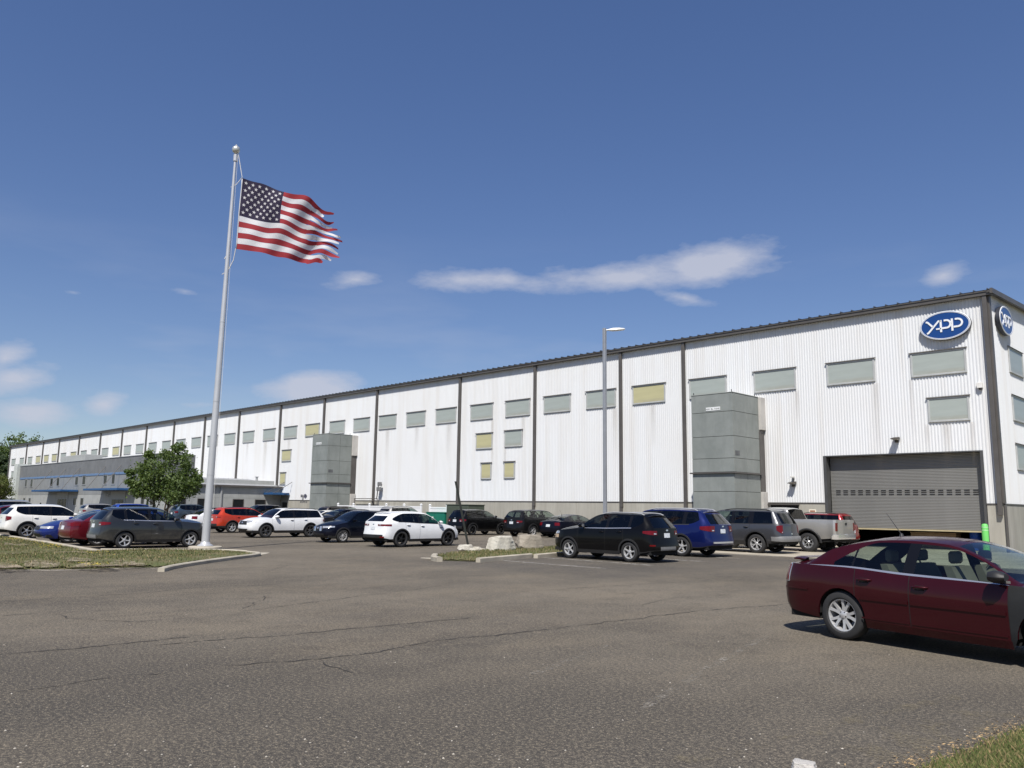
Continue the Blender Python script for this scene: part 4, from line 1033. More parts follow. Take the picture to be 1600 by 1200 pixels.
    # mirrors
    for sg in (1, -1):
        um = uc-S.get('mir', .30); zb = belt(um); yb = yside(um, zb)
        m_ = MB(); pts = []
        for (dx, s_) in ((-.07, .7), (0.0, 1.0), (.07, .92), (.12, .55)):
            pts.append([(um+dx+.02*abs(cos(a)), sg*(yb+.115+.105*s_*cos(a)), zb+.095+.075*s_*sin(a)) for a in [2*pi*t/14 for t in range(14)]])
        m_.grid([r_+[r_[0]] for r_ in pts]); n0 = len(m_.v); m_.f.append(tuple(range(0, 14))); m_.m.append(1); m_.f.append(tuple(3*15+t for t in range(14))); m_.m.append(0)
        m_.bbox(um-.02, um+.07, min(sg*(yb-.03), sg*(yb+.06)), max(sg*(yb-.03), sg*(yb+.06)), zb+.02, zb+.07, .01, 0)
        m_.build('mirror', [S.get('mirc', pnt), M_CHROME], root, True, 50)
    if suv and clad:
        for c in (0, WB):
            for sg in (1, -1):
                m_ = MB(); rows = []
                for r_, o_ in ((Ra-.012, -.015), (Ra-.01, .012), (Ra+.045, .013), (Ra+.05, -.002)):
                    rows.append([(xoff(c-r_*cos(pi*k/18), Rw), sg*(yside(max(u0+.02, min(u1-.02, c-r_*cos(pi*k/18))), Rw*.98+r_*sin(pi*k/18))+o_), Rw*.98+r_*sin(pi*k/18)) for k in range(-1, 20)])
                m_.grid(rows); m_.build('arch_trim', M_PLASTIC, root, True, 50)
    if S.get('rails'):
        ra, rb, rmtl = S['rails']
        for sg in (1, -1):
            pts = []
            for k in range(9):
                t = k/8; u = ra+(rb-ra)*t; e = redge(u); pts.append((xoff(u, e), sg*(wr(u)*.93), max(e, e+(top(u)-e)*.14) + .045*min(1, 6*t, 6*(1-t)) + .004))
            MB().tube(pts, .018, 8).build('roof_rail', rmtl, root, True, 50)
    if S.get('spoiler'):
        us_, zs_, ln_ = S['spoiler']; ys_ = yside(us_, belt(us_))*.86; m_ = MB(); rows = []
        for k in range(13):
            c = -1+k/6; x = us_-.0+.05*c*c; y = ys_*c; z = zs_ - (.02 if abs(c) > .98 else 0)
            rows.append([(x+ln_, y, z), (x+ln_*.5, y, z+.016), (x, y, z+.012), (x-.005, y, z-.012), (x+ln_*.6, y, z-.014), (x+ln_, y, z)])
        m_.grid(rows); m_.f += [(0, 1, 2, 3, 4, 5), tuple(12*6+t for t in range(6))]; m_.m += [0, 0]
        for sg in (1, -1): m_.bbox(us_+.04, us_+.04+ln_*.6, sg*ys_*.72-.04, sg*ys_*.72+.04, zs_-.06, zs_-.005, .01)
        m_.build('spoiler', pnt, root, True, 45)
    if S.get('hoodspoiler'):
        ln_ = S['hoodspoiler']; e = redge(u0+.02); m_ = MB(); rows = []
        for k in range(9):
            c = -1+k/4; y = wr(u0+.05)*.92*c; x = xoff(u0, top(u0))+.02+.05*c*c; z = top(u0)-crown*abs(c)**3*.8
            rows.append([(x+.10, y, z+.012), (x-ln_, y, z-.005), (x-ln_+.01, y, z-.03), (x+.02, y, z-.03)])
        m_.grid(rows); m_.build('roof_spoiler', S.get('spm', pnt), root, True, 45)
    if S.get('antenna'):
        ua = S['antenna']; z = top(ua); MB().lathe([(0.0, .05), (.02, .045), (.035, 0.0)], 10, 0, 'z', (ua, 0, z-.004)).tube([(ua, 0, z+.03), (ua-.22, 0, z+.33)], [.006, .003], 6).build('antenna', M_PLASTIC, root)
    # cabin: floor, seats, wheel
    m_ = MB(); zf = S['zl']+.16; xs = S.get('xs', .95); hr = S.get('hr', 0)
    m_.box(-.2 if suv else .1, uc-.25, -W*.8, W*.8, zf, zf+.06)
    for (x, hb, ws_) in ((xs+.75, S.get('hb', .52), 1), (xs-.15, S.get('hb', .52)-.03, 2)):
        for sg in (1, -1):
            y = sg*.36
            m_.bbox(x-.02, x+.48, y-.24, y+.24, zf+.06, zf+.34+hr, .05); 
            m_.add([(x-.20, y-.23, zf+.30+hr+hb), (x-.10, y-.23, zf+.30+hr+hb), (x+.10, y-.25, zf+.30+hr), (x-.06, y-.25, zf+.30+hr), (x-.20, y+.23, zf+.30+hr+hb), (x-.10, y+.23, zf+.30+hr+hb), (x+.10, y+.25, zf+.30+hr), (x-.06, y+.25, zf+.30+hr)], [(0, 1, 2, 3), (7, 6, 5, 4), (0, 4, 5, 1), (1, 5, 6, 2), (2, 6, 7, 3), (3, 7, 4, 0)])
            m_.bbox(x-.21, x-.12, y-.12, y+.12, zf+.33+hr+hb, zf+.49+hr+hb, .03)
    zd = belt(uc-.3)-.04; m_.add([(uc-.72, -W*.82, zd-.02), (uc-.05, -W*.82, zd+.02), (uc-.05, W*.82, zd+.02), (uc-.72, W*.82, zd-.02), (uc-.66, -W*.82, zf), (uc-.66, W*.82, zf)], [(0, 1, 2, 3), (4, 0, 3, 5)], 1)
    m_.build('seats', [S.get('seat', M_SEAT), M_PLASTIC], root)
    MB().tube([(uc-.95+.1*cos(t*pi/10)*.35, .36+.185*sin(t*pi/10), zd+.04+.185*cos(t*pi/10)*.92) for t in range(21)], .016, 6, cap=False).tube([(uc-.95, .36, zd+.04), (uc-.70, .36, zd-.06)], .03, 6).tube([(uc-.95, .19, zd+.04), (uc-.95, .53, zd+.04)], .018, 6).build('steering_wheel', M_PLASTIC, root, True)
    S['fn'] = dict(patch=patch, side_patch=side_patch, root=root, yside=yside, belt=belt, top=top, xoff=xoff, doors=dobj, wr=wr, redge=redge)
    return S['fn']
RIMC = {}
def rim_mesh(base, mat):
    k = (base.v.__len__() if isinstance(base, MB) else 0, id(base), mat.name)
    if k not in RIMC: RIMC[k] = base.mesh('rim', [mat, M_WELL], True, 35)
    return RIMC[k]
def merged(mb, name, mats, parent):
    """weld equal vertices so the skin shades smoothly"""
    key = {}; vs_ = []; mp = []
    for v in mb.v:
        k = (round(v[0], 4), round(v[1], 4), round(v[2], 4))
        if k not in key: key[k] = len(vs_); vs_.append(v)
        mp.append(key[k])
    n = MB(); n.v = vs_
    for f, mi in zip(mb.f, mb.m):
        g_ = []
        for i in f:
            j = mp[i]
            if j not in g_: g_.append(j)
        if len(g_) > 2: n.f.append(tuple(g_)); n.m.append(mi)
    return n.build(name, mats, parent, True, 32)
# ---------------------------------------------------------------- body styles
def suv_spec(WB=2.69, FO=.88, RO=.95, W=1.84, H=1.68, Rw=.345, zl=.24, br=1.18, bm=1.11, bf=1.09, cz=1.20, hz=1.12, nose=.98, c=2.28, h=1.52, slant=.34, roofdrop=.10, wins=None, doors=None, taper=.80, WR=1.24, tailz=(.86, 1.06), tailq=(-.20, .22), tailmat=None, headz=(.82, .96), headq=(-.38, .26), plate=.78, clad=.36, **kw):
    u0, u1 = -RO, WB+FO; w = W/2; yr_, yf = w*taper, w*.70
    tailmat = tailmat or M_TAIL
    s = dict(WB=WB, FO=FO, RO=RO, W=W, H=H, Rw=Rw, zl=zl, suv=True, c=c, h=h, rr=.02, rh=.03, WR=WR, clad=clad, cat='car',
        top=[(u0, H-roofdrop), (u0+.35, H-roofdrop*.45), (.3, H-.008), (.9, H), (h-.18, H-.02), (h, H-.05), ((h+c)/2, (H-.05+cz)/2+.03), (c, cz), (c+.45, (cz+hz)/2+.02), (u1-.28, hz-.03), (u1-.08, nose+.06), (u1, nose)],
        belt=[(u0, br), (0.1, br-.02), (1.1, bm), (c, bf), (WB, bf-.045), (u1-.35, hz-.12), (u1, nose-.07)],
        low=[(u0, zl+.16), (u0+.35, zl+.09), (-.36, zl+.06), (.42, zl), (WB-.42, zl), (WB+.40, zl+.02), (u1-.3, zl-.01), (u1, zl+.03)],
        wid=[(u0, w*taper), (u0+.08, w*(taper+.09)), (u0+.32, w*.975), (.5, w), (WB-.4, w), (WB+.2, w*.985), (u1-.38, w*.92), (u1-.14, w*.82), (u1, w*.70)],
        dxr=[(zl, .14), (zl+.2, .0), (.62, .0), (.70, .05), (br, .09), (H-.12, .09+slant)],
        dxf=[(zl, .16), (zl+.18, .02), (.55, .0), (nose-.1, .03), (nose, .09)],
        doors=doors or [.24, 1.02, c-.02], wins=wins or [(-.62, -.02, G_TINT), (.10, .90, G_TINT), (1.04, c-.16, G_MID)],
        kick=(-.10, -.66, .55), hb=.56, clad_r=.50 if clad else 0, clad_f=.40 if clad else 0, xs=.75, hr=.12, seat=M_SEAT,
        patches=[('taillight', 'r', tailq[0], tailq[1], lambda t: tailz[0]+(tailz[1]-tailz[0])*.38*max(0, 1-t*1.6), lambda t: tailz[1]-(tailz[1]-tailz[0])*.10*max(0, 1-t*2), tailmat, True), ('reversing_lamp', 'r', max(.03, tailq[1]-.15), max(.06, tailq[1]-.03), tailz[0]+.02, tailz[0]+.06, M_CLEAR, True), ('license_plate', 'r', yr_-.16, yr_+.16, plate, plate+.15, M_PLATE, False), ('badge', 'r', yr_-.055, yr_+.055, plate+.22, plate+.27, M_CHROME, False), ('badge', 'f', yf-.07, yf+.07, headz[0]-.02, headz[0]+.05, M_CHROME, False),
                 ('headlight', 'f', headq[0], headq[1], lambda t: headz[0]+(headz[1]-headz[0])*.45*(1-t), headz[1], M_CLEAR, True), ('grille', 'f', .22, 2*yf-.22, headz[0]-.10, headz[1]-.03, M_PLASTIC, False), ('intake', 'f', .14, 2*yf-.14, zl+.10, zl+.24, M_PLASTIC, False)])
    s.update(kw); return s
def sedan_spec(WB=2.73, FO=.97, RO=1.04, W=1.83, H=1.45, Rw=.33, zl=.21, deck=1.07, bd=1.0, bm=.955, bf=.93, cz=1.0, hz=.90, nose=.70, c=2.36, h=1.50, ura=-.58, urb=.30, wins=None, doors=None, WR=1.16, tailz=(.74, .95), tailq=(-.26, .20), headz=(.60, .74), plate=.66, clad=None, taper=.82, **kw):
    u0, u1 = -RO, WB+FO; w = W/2; yr_, yf = w*taper, w*.68
    s = dict(WB=WB, FO=FO, RO=RO, W=W, H=H, Rw=Rw, zl=zl, suv=False, c=c, h=h, rr=ura, rh=urb, WR=WR, clad=clad, cat='car', crown=.055,
        top=[(u0, deck-.06), (u0+.10, deck-.012), (ura, deck+.02), ((ura+urb)/2, (deck+H)/2+.035), (urb, H-.05), (urb+.35, H-.008), (.9, H), (h-.15, H-.025), (h, H-.055), ((h+c)/2, (H-.05+cz)/2+.03), (c, cz), (c+.5, (cz+hz)/2+.015), (u1-.3, hz-.07), (u1-.08, nose+.06), (u1, nose)],
        belt=[(u0, bd-.05), (u0+.12, bd), (0, bd), (1.0, bm), (c, bf), (WB, bf-.05), (u1-.35, hz-.14), (u1, nose-.06)],
        low=[(u0, zl+.13), (u0+.4, zl+.08), (-.38, zl+.05), (.42, zl), (WB-.42, zl-.01), (WB+.40, zl-.01), (u1-.3, zl-.02), (u1, zl)],
        wid=[(u0, w*taper), (u0+.08, w*(taper+.07)), (u0+.35, w*.955), (.3, w*.995), (1.2, w), (WB-.2, w), (WB+.25, w*.975), (u1-.38, w*.90), (u1-.14, w*.80), (u1, w*.68)],
        dxr=[(zl, .12), (zl+.22, .01), (.62, .0), (bd-.1, .05), (deck, .09)],
        dxf=[(zl, .14), (zl+.16, .02), (.5, .0), (nose-.08, .04), (nose, .10)],
        doors=doors or [.26, 1.02, c-.06], wins=wins or [(.06, .93, G_MID), (1.06, c-.18, G_MID)], xs=.80, hr=-.02, hb=.44, seat=M_SEAT, rwg=G_MID, rs=-.40,
        patches=[('taillight', 'r', tailq[0], tailq[1], tailz[0], tailz[1], M_TAIL, True), ('license_plate', 'r', yr_-.16, yr_+.16, plate, plate+.15, M_PLATE, False),
                 ('headlight', 'f', -.36, .24, headz[0], headz[1], M_CLEAR, True), ('grille', 'f', .25, 2*yf-.25, headz[0]-.06, headz[1]-.02, M_PLASTIC, False), ('intake', 'f', .16, 2*yf-.16, zl+.06, zl+.2, M_PLASTIC, False)])
    s.update(kw); return s
def place(px_, py_, head, side, axle, sp, z=0.0, dy=0.0):
    """location of the rear-axle centre so that one tyre stands on the given spot"""
    x, y = on_ground(px_, py_, z); a = R(head); k_ = sp.get('scale', 1); off = (sp['W']/2 - sp.get('tw', .225)/2 - .035)*k_
    lx = sp['WB']*k_ if axle == 'f' else 0.0; ly = side*off
    return (x - (lx*cos(a) - ly*sin(a)), y - (lx*sin(a) + ly*cos(a)))
def car(name, label, sp, pnt, px_, py_, head, side, axle, rim=None, **kw):
    return make_car(name, label, sp, pnt, place(px_, py_, head, side, axle, sp), R(head), rim, **kw)
P_MAROON = paint('maroon_paint', (0.040, 0.0035, 0.0065), 0.3, 0.4); P_PRIMER = plain('grey_primer', (0.019, 0.020, 0.021), 0.7, 0, 0.2, 4, spec=0.25)
P_BLACK = paint('black_paint', (0.003, 0.003, 0.0036), 0.0, coat=0.3); P_BLUE = paint('blue_paint', (0.006, 0.012, 0.085), 0.3, coat=0.7); P_GREY = paint('grey_paint', (0.075, 0.077, 0.085), 0.5)
P_SILVER = paint('silver_paint', (0.40, 0.39, 0.365), 0.5); P_RED = paint('red_paint', (0.20, 0.010, 0.014), 0.3); P_WHITE = paint('white_paint', (0.74, 0.75, 0.76), 0.0, 0.35)
P_ORANGE = paint('orange_red_paint', (0.42, 0.038, 0.015), 0.1); P_NAVY = paint('navy_paint', (0.005, 0.006, 0.014), 0.2, coat=0.35); P_DGREY = paint('dusty_grey_paint', (0.030, 0.032, 0.035), 0.35, 0.35, ((0.16, 0.145, 0.115), 0.75), coat=0.5)
P_PEARL = paint('pearl_white_paint', (0.70, 0.69, 0.66), 0.0, 0.35); P_DRED = paint('dark_red_paint', (0.13, 0.010, 0.018), 0.35); P_BLUE2 = paint('royal_blue_paint', (0.012, 0.025, 0.16), 0.3); P_BROWN = paint('brown_grey_paint', (0.06, 0.052, 0.048), 0.4)
P_BLUEB = paint('bright_blue_paint', (0.012, 0.05, 0.32), 0.3); P_CHAR = paint('charcoal_paint', (0.010, 0.010, 0.011), 0.2, coat=0.35); P_SLATE = paint('slate_blue_paint', (0.05, 0.075, 0.11), 0.4)

# the maroon sedan in front, seen from its right rear
fus = sedan_spec(prof=[(0, .93), (.09, .95), (.13, .972), (.36, .985), (.62, 1.0), (.80, .997), (.86, .982), (1, .945)], trim=M_CHROME, wins=[(-.12, .165, G_CLEAR), (.195, .93, G_CLEAR), (1.09, 2.13, G_CLEAR)], doors=[.24, 1.04, 2.28], c=2.40, h=1.54, urb=.20, ura=-.62, seat=M_SEAT_T, fender=P_PRIMER, style='twin', Rw=.335, tw=.225, rwg=G_CLEAR, mirc=M_PLASTIC, antenna=.42, ktop=(.45, -.14, .20), spoiler=(-1.00, 1.082, .19), hd=.14, tailz=(.745, .985), tailq=(-.10, .16), gapw=.045, mir=.22)
F = car('sedan', 'maroon sedan with one grey primer front fender, nearest the camera', fus, P_MAROON, 1324, 999, -12.5, -1, 'r')
for sg in (1, -1):
    for k, (a, b) in enumerate(((.33, 1.025), (1.06, 2.25))):
        F['side_patch']('side_moulding', a, b, .585, .625, P_MAROON, .012, sg, F['doors'].get((k, sg)), 10, 2)
        F['side_patch']('sill_crease', a, b, .335, .355, P_MAROON, .007, sg, F['doors'].get((k, sg)), 10, 1)
    F['side_patch']('mirror_sail', 2.14, 2.30, lambda u: .955, lambda u: .985, M_GREYP, .0, sg)
    F['patch']('taillight_rim', 'r', -.125, .18, .735, .995, M_CHROME, .006, sg)
for sg in (1, -1): F['patch']('bumper_crease', 'r', -.50, .70, .64, .655, P_MAROON, .010, sg)
# black crossover nose-in at the boulder island
esc = suv_spec(trim=M_CHROME, rails=(-.55, 1.35, M_ALLOY), style='five', tailz=(.93, 1.07), tailq=(-.34, .20), plate=.84, hoodspoiler=.13, slant=.36, br=1.15, bm=1.10, wins=[(-.64, -.05, G_TINT), (.06, .90, G_TINT), (1.02, 2.05, G_TINT)], antenna=None, WR=1.22)
E1 = car('crossover', 'black crossover with chrome window line, parked nose-in beside the boulders', esc, P_BLACK, 985.5, 878.5, 180, 1, 'r')
E1['patch']('reflector', 'r', -.12, .05, .56, .61, M_TAIL, .008, 1); E1['patch']('skid_plate', 'r', .30, 1.18, .42, .54, M_GREYP, .012, 1); E1['patch']('headlight_lens', 'f', -.34, .10, .73, .85, M_AMBER, .014, 1)
pth = suv_spec(scale=1.06, kick=(-.3, -.9, .4), WB=2.90, FO=.93, RO=1.18, W=1.96, H=1.76, Rw=.37, zl=.25, br=1.16, bm=1.09, bf=1.05, cz=1.14, hz=1.04, nose=.86, c=2.55, h=1.78, slant=.42, wins=[(-.86, -.18, G_TINT), (-.02, 1.0, G_TINT), (1.15, 2.34, G_TINT)], doors=[.15, 1.1, 2.5], rails=(-.70, 1.6, M_ALLOY), tailz=(.92, 1.12), tailq=(-.34, .26), plate=.86, hoodspoiler=.15, style='five', WR=1.32, antenna=None, roofdrop=.12)
E2 = car('suv', 'blue sport utility vehicle parked right behind the black crossover', pth, P_BLUE, 1067, 869.4, 180, 1, 'r')
E2['patch']('bumper_strip', 'r', .10, 1.42, .50, .56, M_ALLOY, .014, 1)
dur = suv_spec(scale=1.06, kick=None, WB=2.94, FO=.86, RO=1.10, W=1.84, H=1.78, Rw=.385, zl=.33, br=1.17, bm=1.14, bf=1.12, cz=1.18, hz=1.10, nose=.92, c=2.52, h=1.86, slant=.30, wins=[(-.78, .12, G_TINT), (.34, .98, G_TINT), (1.12, 2.26, G_CLEAR)], doors=[.26, 1.06, 2.44], rails=(-.60, 1.5, M_PLASTIC), tailz=(.82, 1.13), tailq=(-.16, .10), plate=.55, style='star', clad=.50, WR=1.34, roofdrop=.07, gapw=.10, handle=M_PLASTIC, mirc=M_PLASTIC, tw=.26)
E3 = car('suv', 'dark grey boxy sport utility vehicle between the blue one and the silver pickup', dur, P_GREY, 1184, 864.5, 180, 1, 'r')
for sg in (1, -1): E3['patch']('bumper', 'r', -.40, .72, .52, .68, M_GREYP, .05, sg, 16)
# silver pickup
pk = sedan_spec(scale=1.06, WB=3.66, FO=.95, RO=1.22, W=2.0, H=1.86, Rw=.41, zl=.42, deck=1.36, bd=1.36, bm=1.28, bf=1.24, cz=1.28, hz=1.18, nose=1.0, c=3.02, h=2.36, ura=.86, urb=.98, WR=1.44, doors=[1.10, 1.72, 2.95], wins=[(1.12, 1.66, G_TINT), (1.80, 2.82, G_MID)], tailz=(.90, 1.24), tailq=(-.02, .13), headz=(.86, 1.06), plate=.62, style='steel', tw=.27, gapw=.10, bed=True, dsplit=True, xs=1.75, hr=.22, rwg=G_TINT, taper=.93, cat='pickup truck', bulge_r=.02, handle=M_PLASTIC, mirc=M_PLASTIC,
    dxr=[(.42, .04), (.6, .0), (1.36, .0)], belt=[(-1.22, 1.355), (.84, 1.355), (.90, 1.31), (1.7, 1.28), (3.02, 1.24), (3.66, 1.20), (4.3, 1.06), (4.61, .95)], low=[(-1.22, .62), (-.5, .55), (.5, .46), (3.2, .42), (4.1, .42), (4.61, .44)],
    top=[(-1.22, 1.366), (.70, 1.366), (.86, 1.37), (.92, 1.60), (.98, 1.80), (1.2, 1.85), (1.7, 1.86), (2.2, 1.84), (2.36, 1.80), (2.7, 1.56), (3.02, 1.28), (3.6, 1.24), (4.3, 1.12), (4.5, 1.04), (4.61, 1.0)])
PK = car('pickup_truck', 'silver pickup truck with black wheel-arch flares before the roller door', pk, P_SILVER, 1265, 862.5, 180, 1, 'r', M_CHROME)
[PK['patch']('rear_bumper', 'r', -.22, .90, .58, .76, M_CHROME, .07, sg, 16) for sg in (1, -1)]; PK['patch']('tailgate_handle', 'r', .84, 1.02, 1.14, 1.24, M_PLASTIC, .014, 1)
for sg in (1, -1):
    for c_ in (0, 3.66):
        m_ = MB(); a_ = [pi*k/18 for k in range(19)]
        m_.grid([[(c_-r_*cos(t), sg*(PK['yside'](c_-r_*cos(t), .402+r_*sin(t))+o_), .402+r_*sin(t)) for t in a_] for r_, o_ in ((.50, -.02), (.505, .045), (.585, .05), (.595, .0))]); m_.build('arch_flare', M_PLASTIC, PK['root'], True)
jp = suv_spec(kick=None, WB=2.66, FO=.80, RO=.92, W=1.85, H=1.76, Rw=.37, zl=.30, br=1.16, bm=1.12, bf=1.1, cz=1.15, hz=1.06, nose=.9, c=2.30, h=1.70, slant=.26, wins=[(-.62, .06, G_TINT), (.22, .92, G_TINT), (1.04, 2.06, G_MID)], rails=(-.5, 1.4, M_PLASTIC), roofdrop=.06, tailz=(.84, 1.10), tailq=(-.12, .12), WR=1.30, style='five')
make_car('suv', 'dark red boxy sport utility vehicle mostly hidden behind the silver pickup', jp, P_RED, (-17.6, 40.4), pi)
# row along the wall
trx = suv_spec(WB=2.56, FO=.86, RO=.84, W=1.80, H=1.66, Rw=.35, slant=.28, tailz=(.86, 1.02), tailq=(-.22, .26), style='five', plate=.84, br=1.14, wins=[(-.50, .0, G_TINT), (.12, .88, G_TINT), (1.0, 1.98, G_MID)], c=2.18, h=1.45)
car('crossover', 'black crossover with black wheels parked in front of the green metal cabinets', trx, P_BLACK, 737, 836.3, 90, -1, 'r', M_BLACKRIM)
jny = suv_spec(kick=(.0, -.80, .45), WB=2.89, FO=.92, RO=1.08, W=1.85, H=1.70, Rw=.36, slant=.30, tailz=(.84, 1.00), tailq=(-.10, .28), style='five', wins=[(-.76, -.08, G_CLEAR), (.06, .98, G_CLEAR), (1.1, 2.25, G_CLEAR)], doors=[.2, 1.06, 2.45], c=2.48, h=1.70, rwg=G_MID, rails=None)
car('crossover', 'dark wagon-like crossover with round red tail lamps behind the boulders', jny, P_CHAR, 831, 838.5, 90, -1, 'r')
cpe = sedan_spec(H=1.44, tailz=(.74, .92), tailq=(-.10, .22), style='five', antenna=.2)
make_car('sedan', 'dark blue sedan seen from behind between the dark crossover and the black one', cpe, P_NAVY, (-34.3, 38.6), R(90))
# middle row
jag = suv_spec(scale=0.94, WB=2.87, FO=.86, RO=.98, W=1.94, H=1.66, Rw=.385, zl=.25, br=1.16, bm=1.09, bf=1.04, cz=1.12, hz=1.0, nose=.80, c=2.48, h=1.66, slant=.52, roofdrop=.13, wins=[(-.52, -.02, G_TINT), (.10, 1.0, G_TINT), (1.12, 2.26, G_MID)], doors=[.22, 1.06, 2.44], tailz=(.985, 1.045), tailq=(-.34, .36), style='five', WR=1.24, hoodspoiler=.12, plate=.80, clad=.38, mir=.26, ktop=(.3, -.56, .35), kick=(-.2, -.56, .3))
jag['patches'][0] = ('taillight', 'r', -.36, .40, .975, 1.055, M_TAIL, True); jag['clad_r'] = .62
J1 = car('crossover', 'white coupe-roofed crossover with black wheels and slim red tail lamps', jag, P_WHITE, 625, 855, 90, -1, 'r', M_BLACKRIM)
J1['side_patch']('fender_vent', 2.27, 2.46, .86, .90, M_PLASTIC, .006, -1); J1['patch']('reflector', 'r', -.05, .18, .44, .50, M_TAIL, .008, -1)
rog = suv_spec(scale=0.90, WB=2.70, FO=.95, RO=1.0, W=1.84, H=1.72, Rw=.36, nose=.86, hz=1.02, headz=(.76, .88), headq=(-.42, .24), style='ten', wins=[(-.66, -.06, G_TINT), (.06, .92, G_TINT), (1.04, 2.12, G_MID)], c=2.32, h=1.52, rails=(-.5, 1.35, M_ALLOY))
J2 = car('crossover', 'black crossover with chrome grille facing the camera beside the white coupe-roofed one', rog, P_NAVY, 534, 848, -90, 1, 'f')
J2['patch']('grille_chrome', 'f', .30, .46, .62, .86, M_CHROME, .016, 1); J2['patch']('grille_chrome', 'f', .84, 1.0, .62, .86, M_CHROME, .016, 1)
aca = suv_spec(scale=0.94, kick=None, WB=2.86, FO=.95, RO=1.10, W=1.92, H=1.70, Rw=.39, zl=.27, br=1.16, bm=1.12, bf=1.10, cz=1.16, hz=1.10, nose=.92, headz=(.84, .98), headq=(-.30, .24), style='six', wins=[(-.80, .02, G_TINT), (.22, 1.02, G_TINT), (1.16, 2.32, G_TINT)], doors=[.20, 1.10, 2.50], c=2.54, h=1.80, slant=.34, rails=(-.6, 1.6, M_PLASTIC), clad=.42, roofdrop=.07, WR=1.36)
J3 = car('suv', 'big white sport utility vehicle with dark grille facing left in the middle row', aca, P_WHITE, 414, 840.4, -90, 1, 'f', M_DARKRIM)
J3['patch']('lower_chrome', 'f', -.16, .22, .40, .44, M_CHROME, .014, 1)
chk = suv_spec(scale=0.95, WB=2.71, FO=.90, RO=1.0, W=1.86, H=1.68, Rw=.365, tailz=(.98, 1.04), tailq=(-.14, .26), style='five', rails=(-.5, 1.4, M_PLASTIC), clad=.46, gapw=.07, slant=.34, br=1.16, wins=[(-.58, -.06, G_TINT), (.08, .92, G_TINT), (1.05, 2.10, G_MID)])
chk['clad_r'] = .66
car('crossover', 'orange-red crossover with black lower bumper in the middle row', chk, P_ORANGE, 361, 832.6, 90, -1, 'r', M_ALLOY)
sdn = sedan_spec()
make_car('sedan', 'white sedan seen from behind, half hidden by the flagpole', sedan_spec(scale=.95), P_WHITE, (-57.2, 26.0), R(90))
# angled row behind the verge
gre = dict(esc); gre.update(scale=.96, style='five', rails=None, trim=M_CHROME, wins=[(-.64, -.05, G_TINT), (.06, .90, G_TINT), (1.02, 2.05, G_CLEAR)], rwg=G_TINT)
E5 = car('crossover', 'dusty dark grey crossover parked by the flagpole with its tail to the verge', gre, P_DGREY, 192, 857.5, 90, -1, 'r', M_ALLOY)
E5['patch']('skid_plate', 'r', .25, 1.22, .42, .56, M_GREYP, .012, 1)
edg = suv_spec(scale=0.96, WB=2.82, FO=.93, RO=.97, W=1.93, H=1.71, Rw=.385, zl=.26, br=1.16, bm=1.09, slant=.40, style='five', trim=P_PEARL, tailz=(.86, 1.10), tailq=(-.18, .16), wins=[(-.64, .0, G_TINT), (.10, .98, G_TINT), (1.10, 2.22, G_TINT)], doors=[.2, 1.05, 2.4], c=2.42, h=1.62, clad=.36)
car('crossover', 'white crossover with square red tail lamps at the left end of the verge', edg, P_PEARL, 40, 841, 90, -1, 'r', M_CHROME)
car('sedan', 'royal blue sedan backed in nose towards the verge', sedan_spec(headz=(.62, .72), style='ten'), P_BLUE2, 104, 848.5, -90, 1, 'f')
car('sedan', 'dark red sedan beside the dusty grey crossover', sedan_spec(tailz=(.80, .94), tailq=(-.34, .34), style='ten'), P_DRED, 150, 853, 90, -1, 'r')
# far cars, mostly roofs over the nearer ones
def far_car(px_, zc, Y, head, name, label, sp, pnt, **kw):
    v = pix(px_, 800); t = Y/v.y; make_car(name, label, sp, pnt, (v.x*t, Y), R(head), None, **kw)
far_car(192, 0, 27.0, 90, 'suv', 'bright blue sport utility vehicle whose roof shows above the dark red sedan', dict(pth, scale=.97), P_BLUEB)
far_car(142, 0, 27.0, 90, 'crossover', 'silver crossover showing beyond the white one at the verge', suv_spec(H=1.66), P_SILVER)
far_car(284, 0, 33.0, 90, 'crossover', 'dark blue crossover whose roof shows beyond the dusty grey one', suv_spec(H=1.74), P_SLATE)
far_car(318, 0, 29.5, 90, 'sedan', 'black sedan showing just left of the flagpole', sedan_spec(H=1.5), P_BLACK)
far_car(424, 0, 36.5, -90, 'suv', 'navy sport utility vehicle facing the lot beside the annex', suv_spec(H=1.78, WB=2.9), P_NAVY)
far_car(517, 0, 36.0, 90, 'suv', 'brown-grey sport utility vehicle behind the big white one', dict(dur, scale=.97), P_BROWN)
far_car(530, 0, 33.5, -90, 'sedan', 'white sedan behind the tail of the big white sport utility vehicle', sdn, P_PEARL)
far_car(560, 0, 31.0, -90, 'crossover', 'charcoal crossover between the white sedan and the black crossover', suv_spec(H=1.60), P_CHAR)
far_car(612, 0, 37.0, 90, 'suv', 'light grey sport utility vehicle with roof rails before the white fence', suv_spec(H=1.78, WB=2.8, rails=(-.5, 1.5, M_PLASTIC)), P_SILVER)
far_car(-2, 0, 14.2, 90, 'crossover', 'pale silver crossover at the far left edge', suv_spec(H=1.86), P_SILVER)
far_car(-6, 0, 12.6, 90, 'sedan', 'dark red sedan cut by the left edge', sedan_spec(H=1.56), P_DRED)
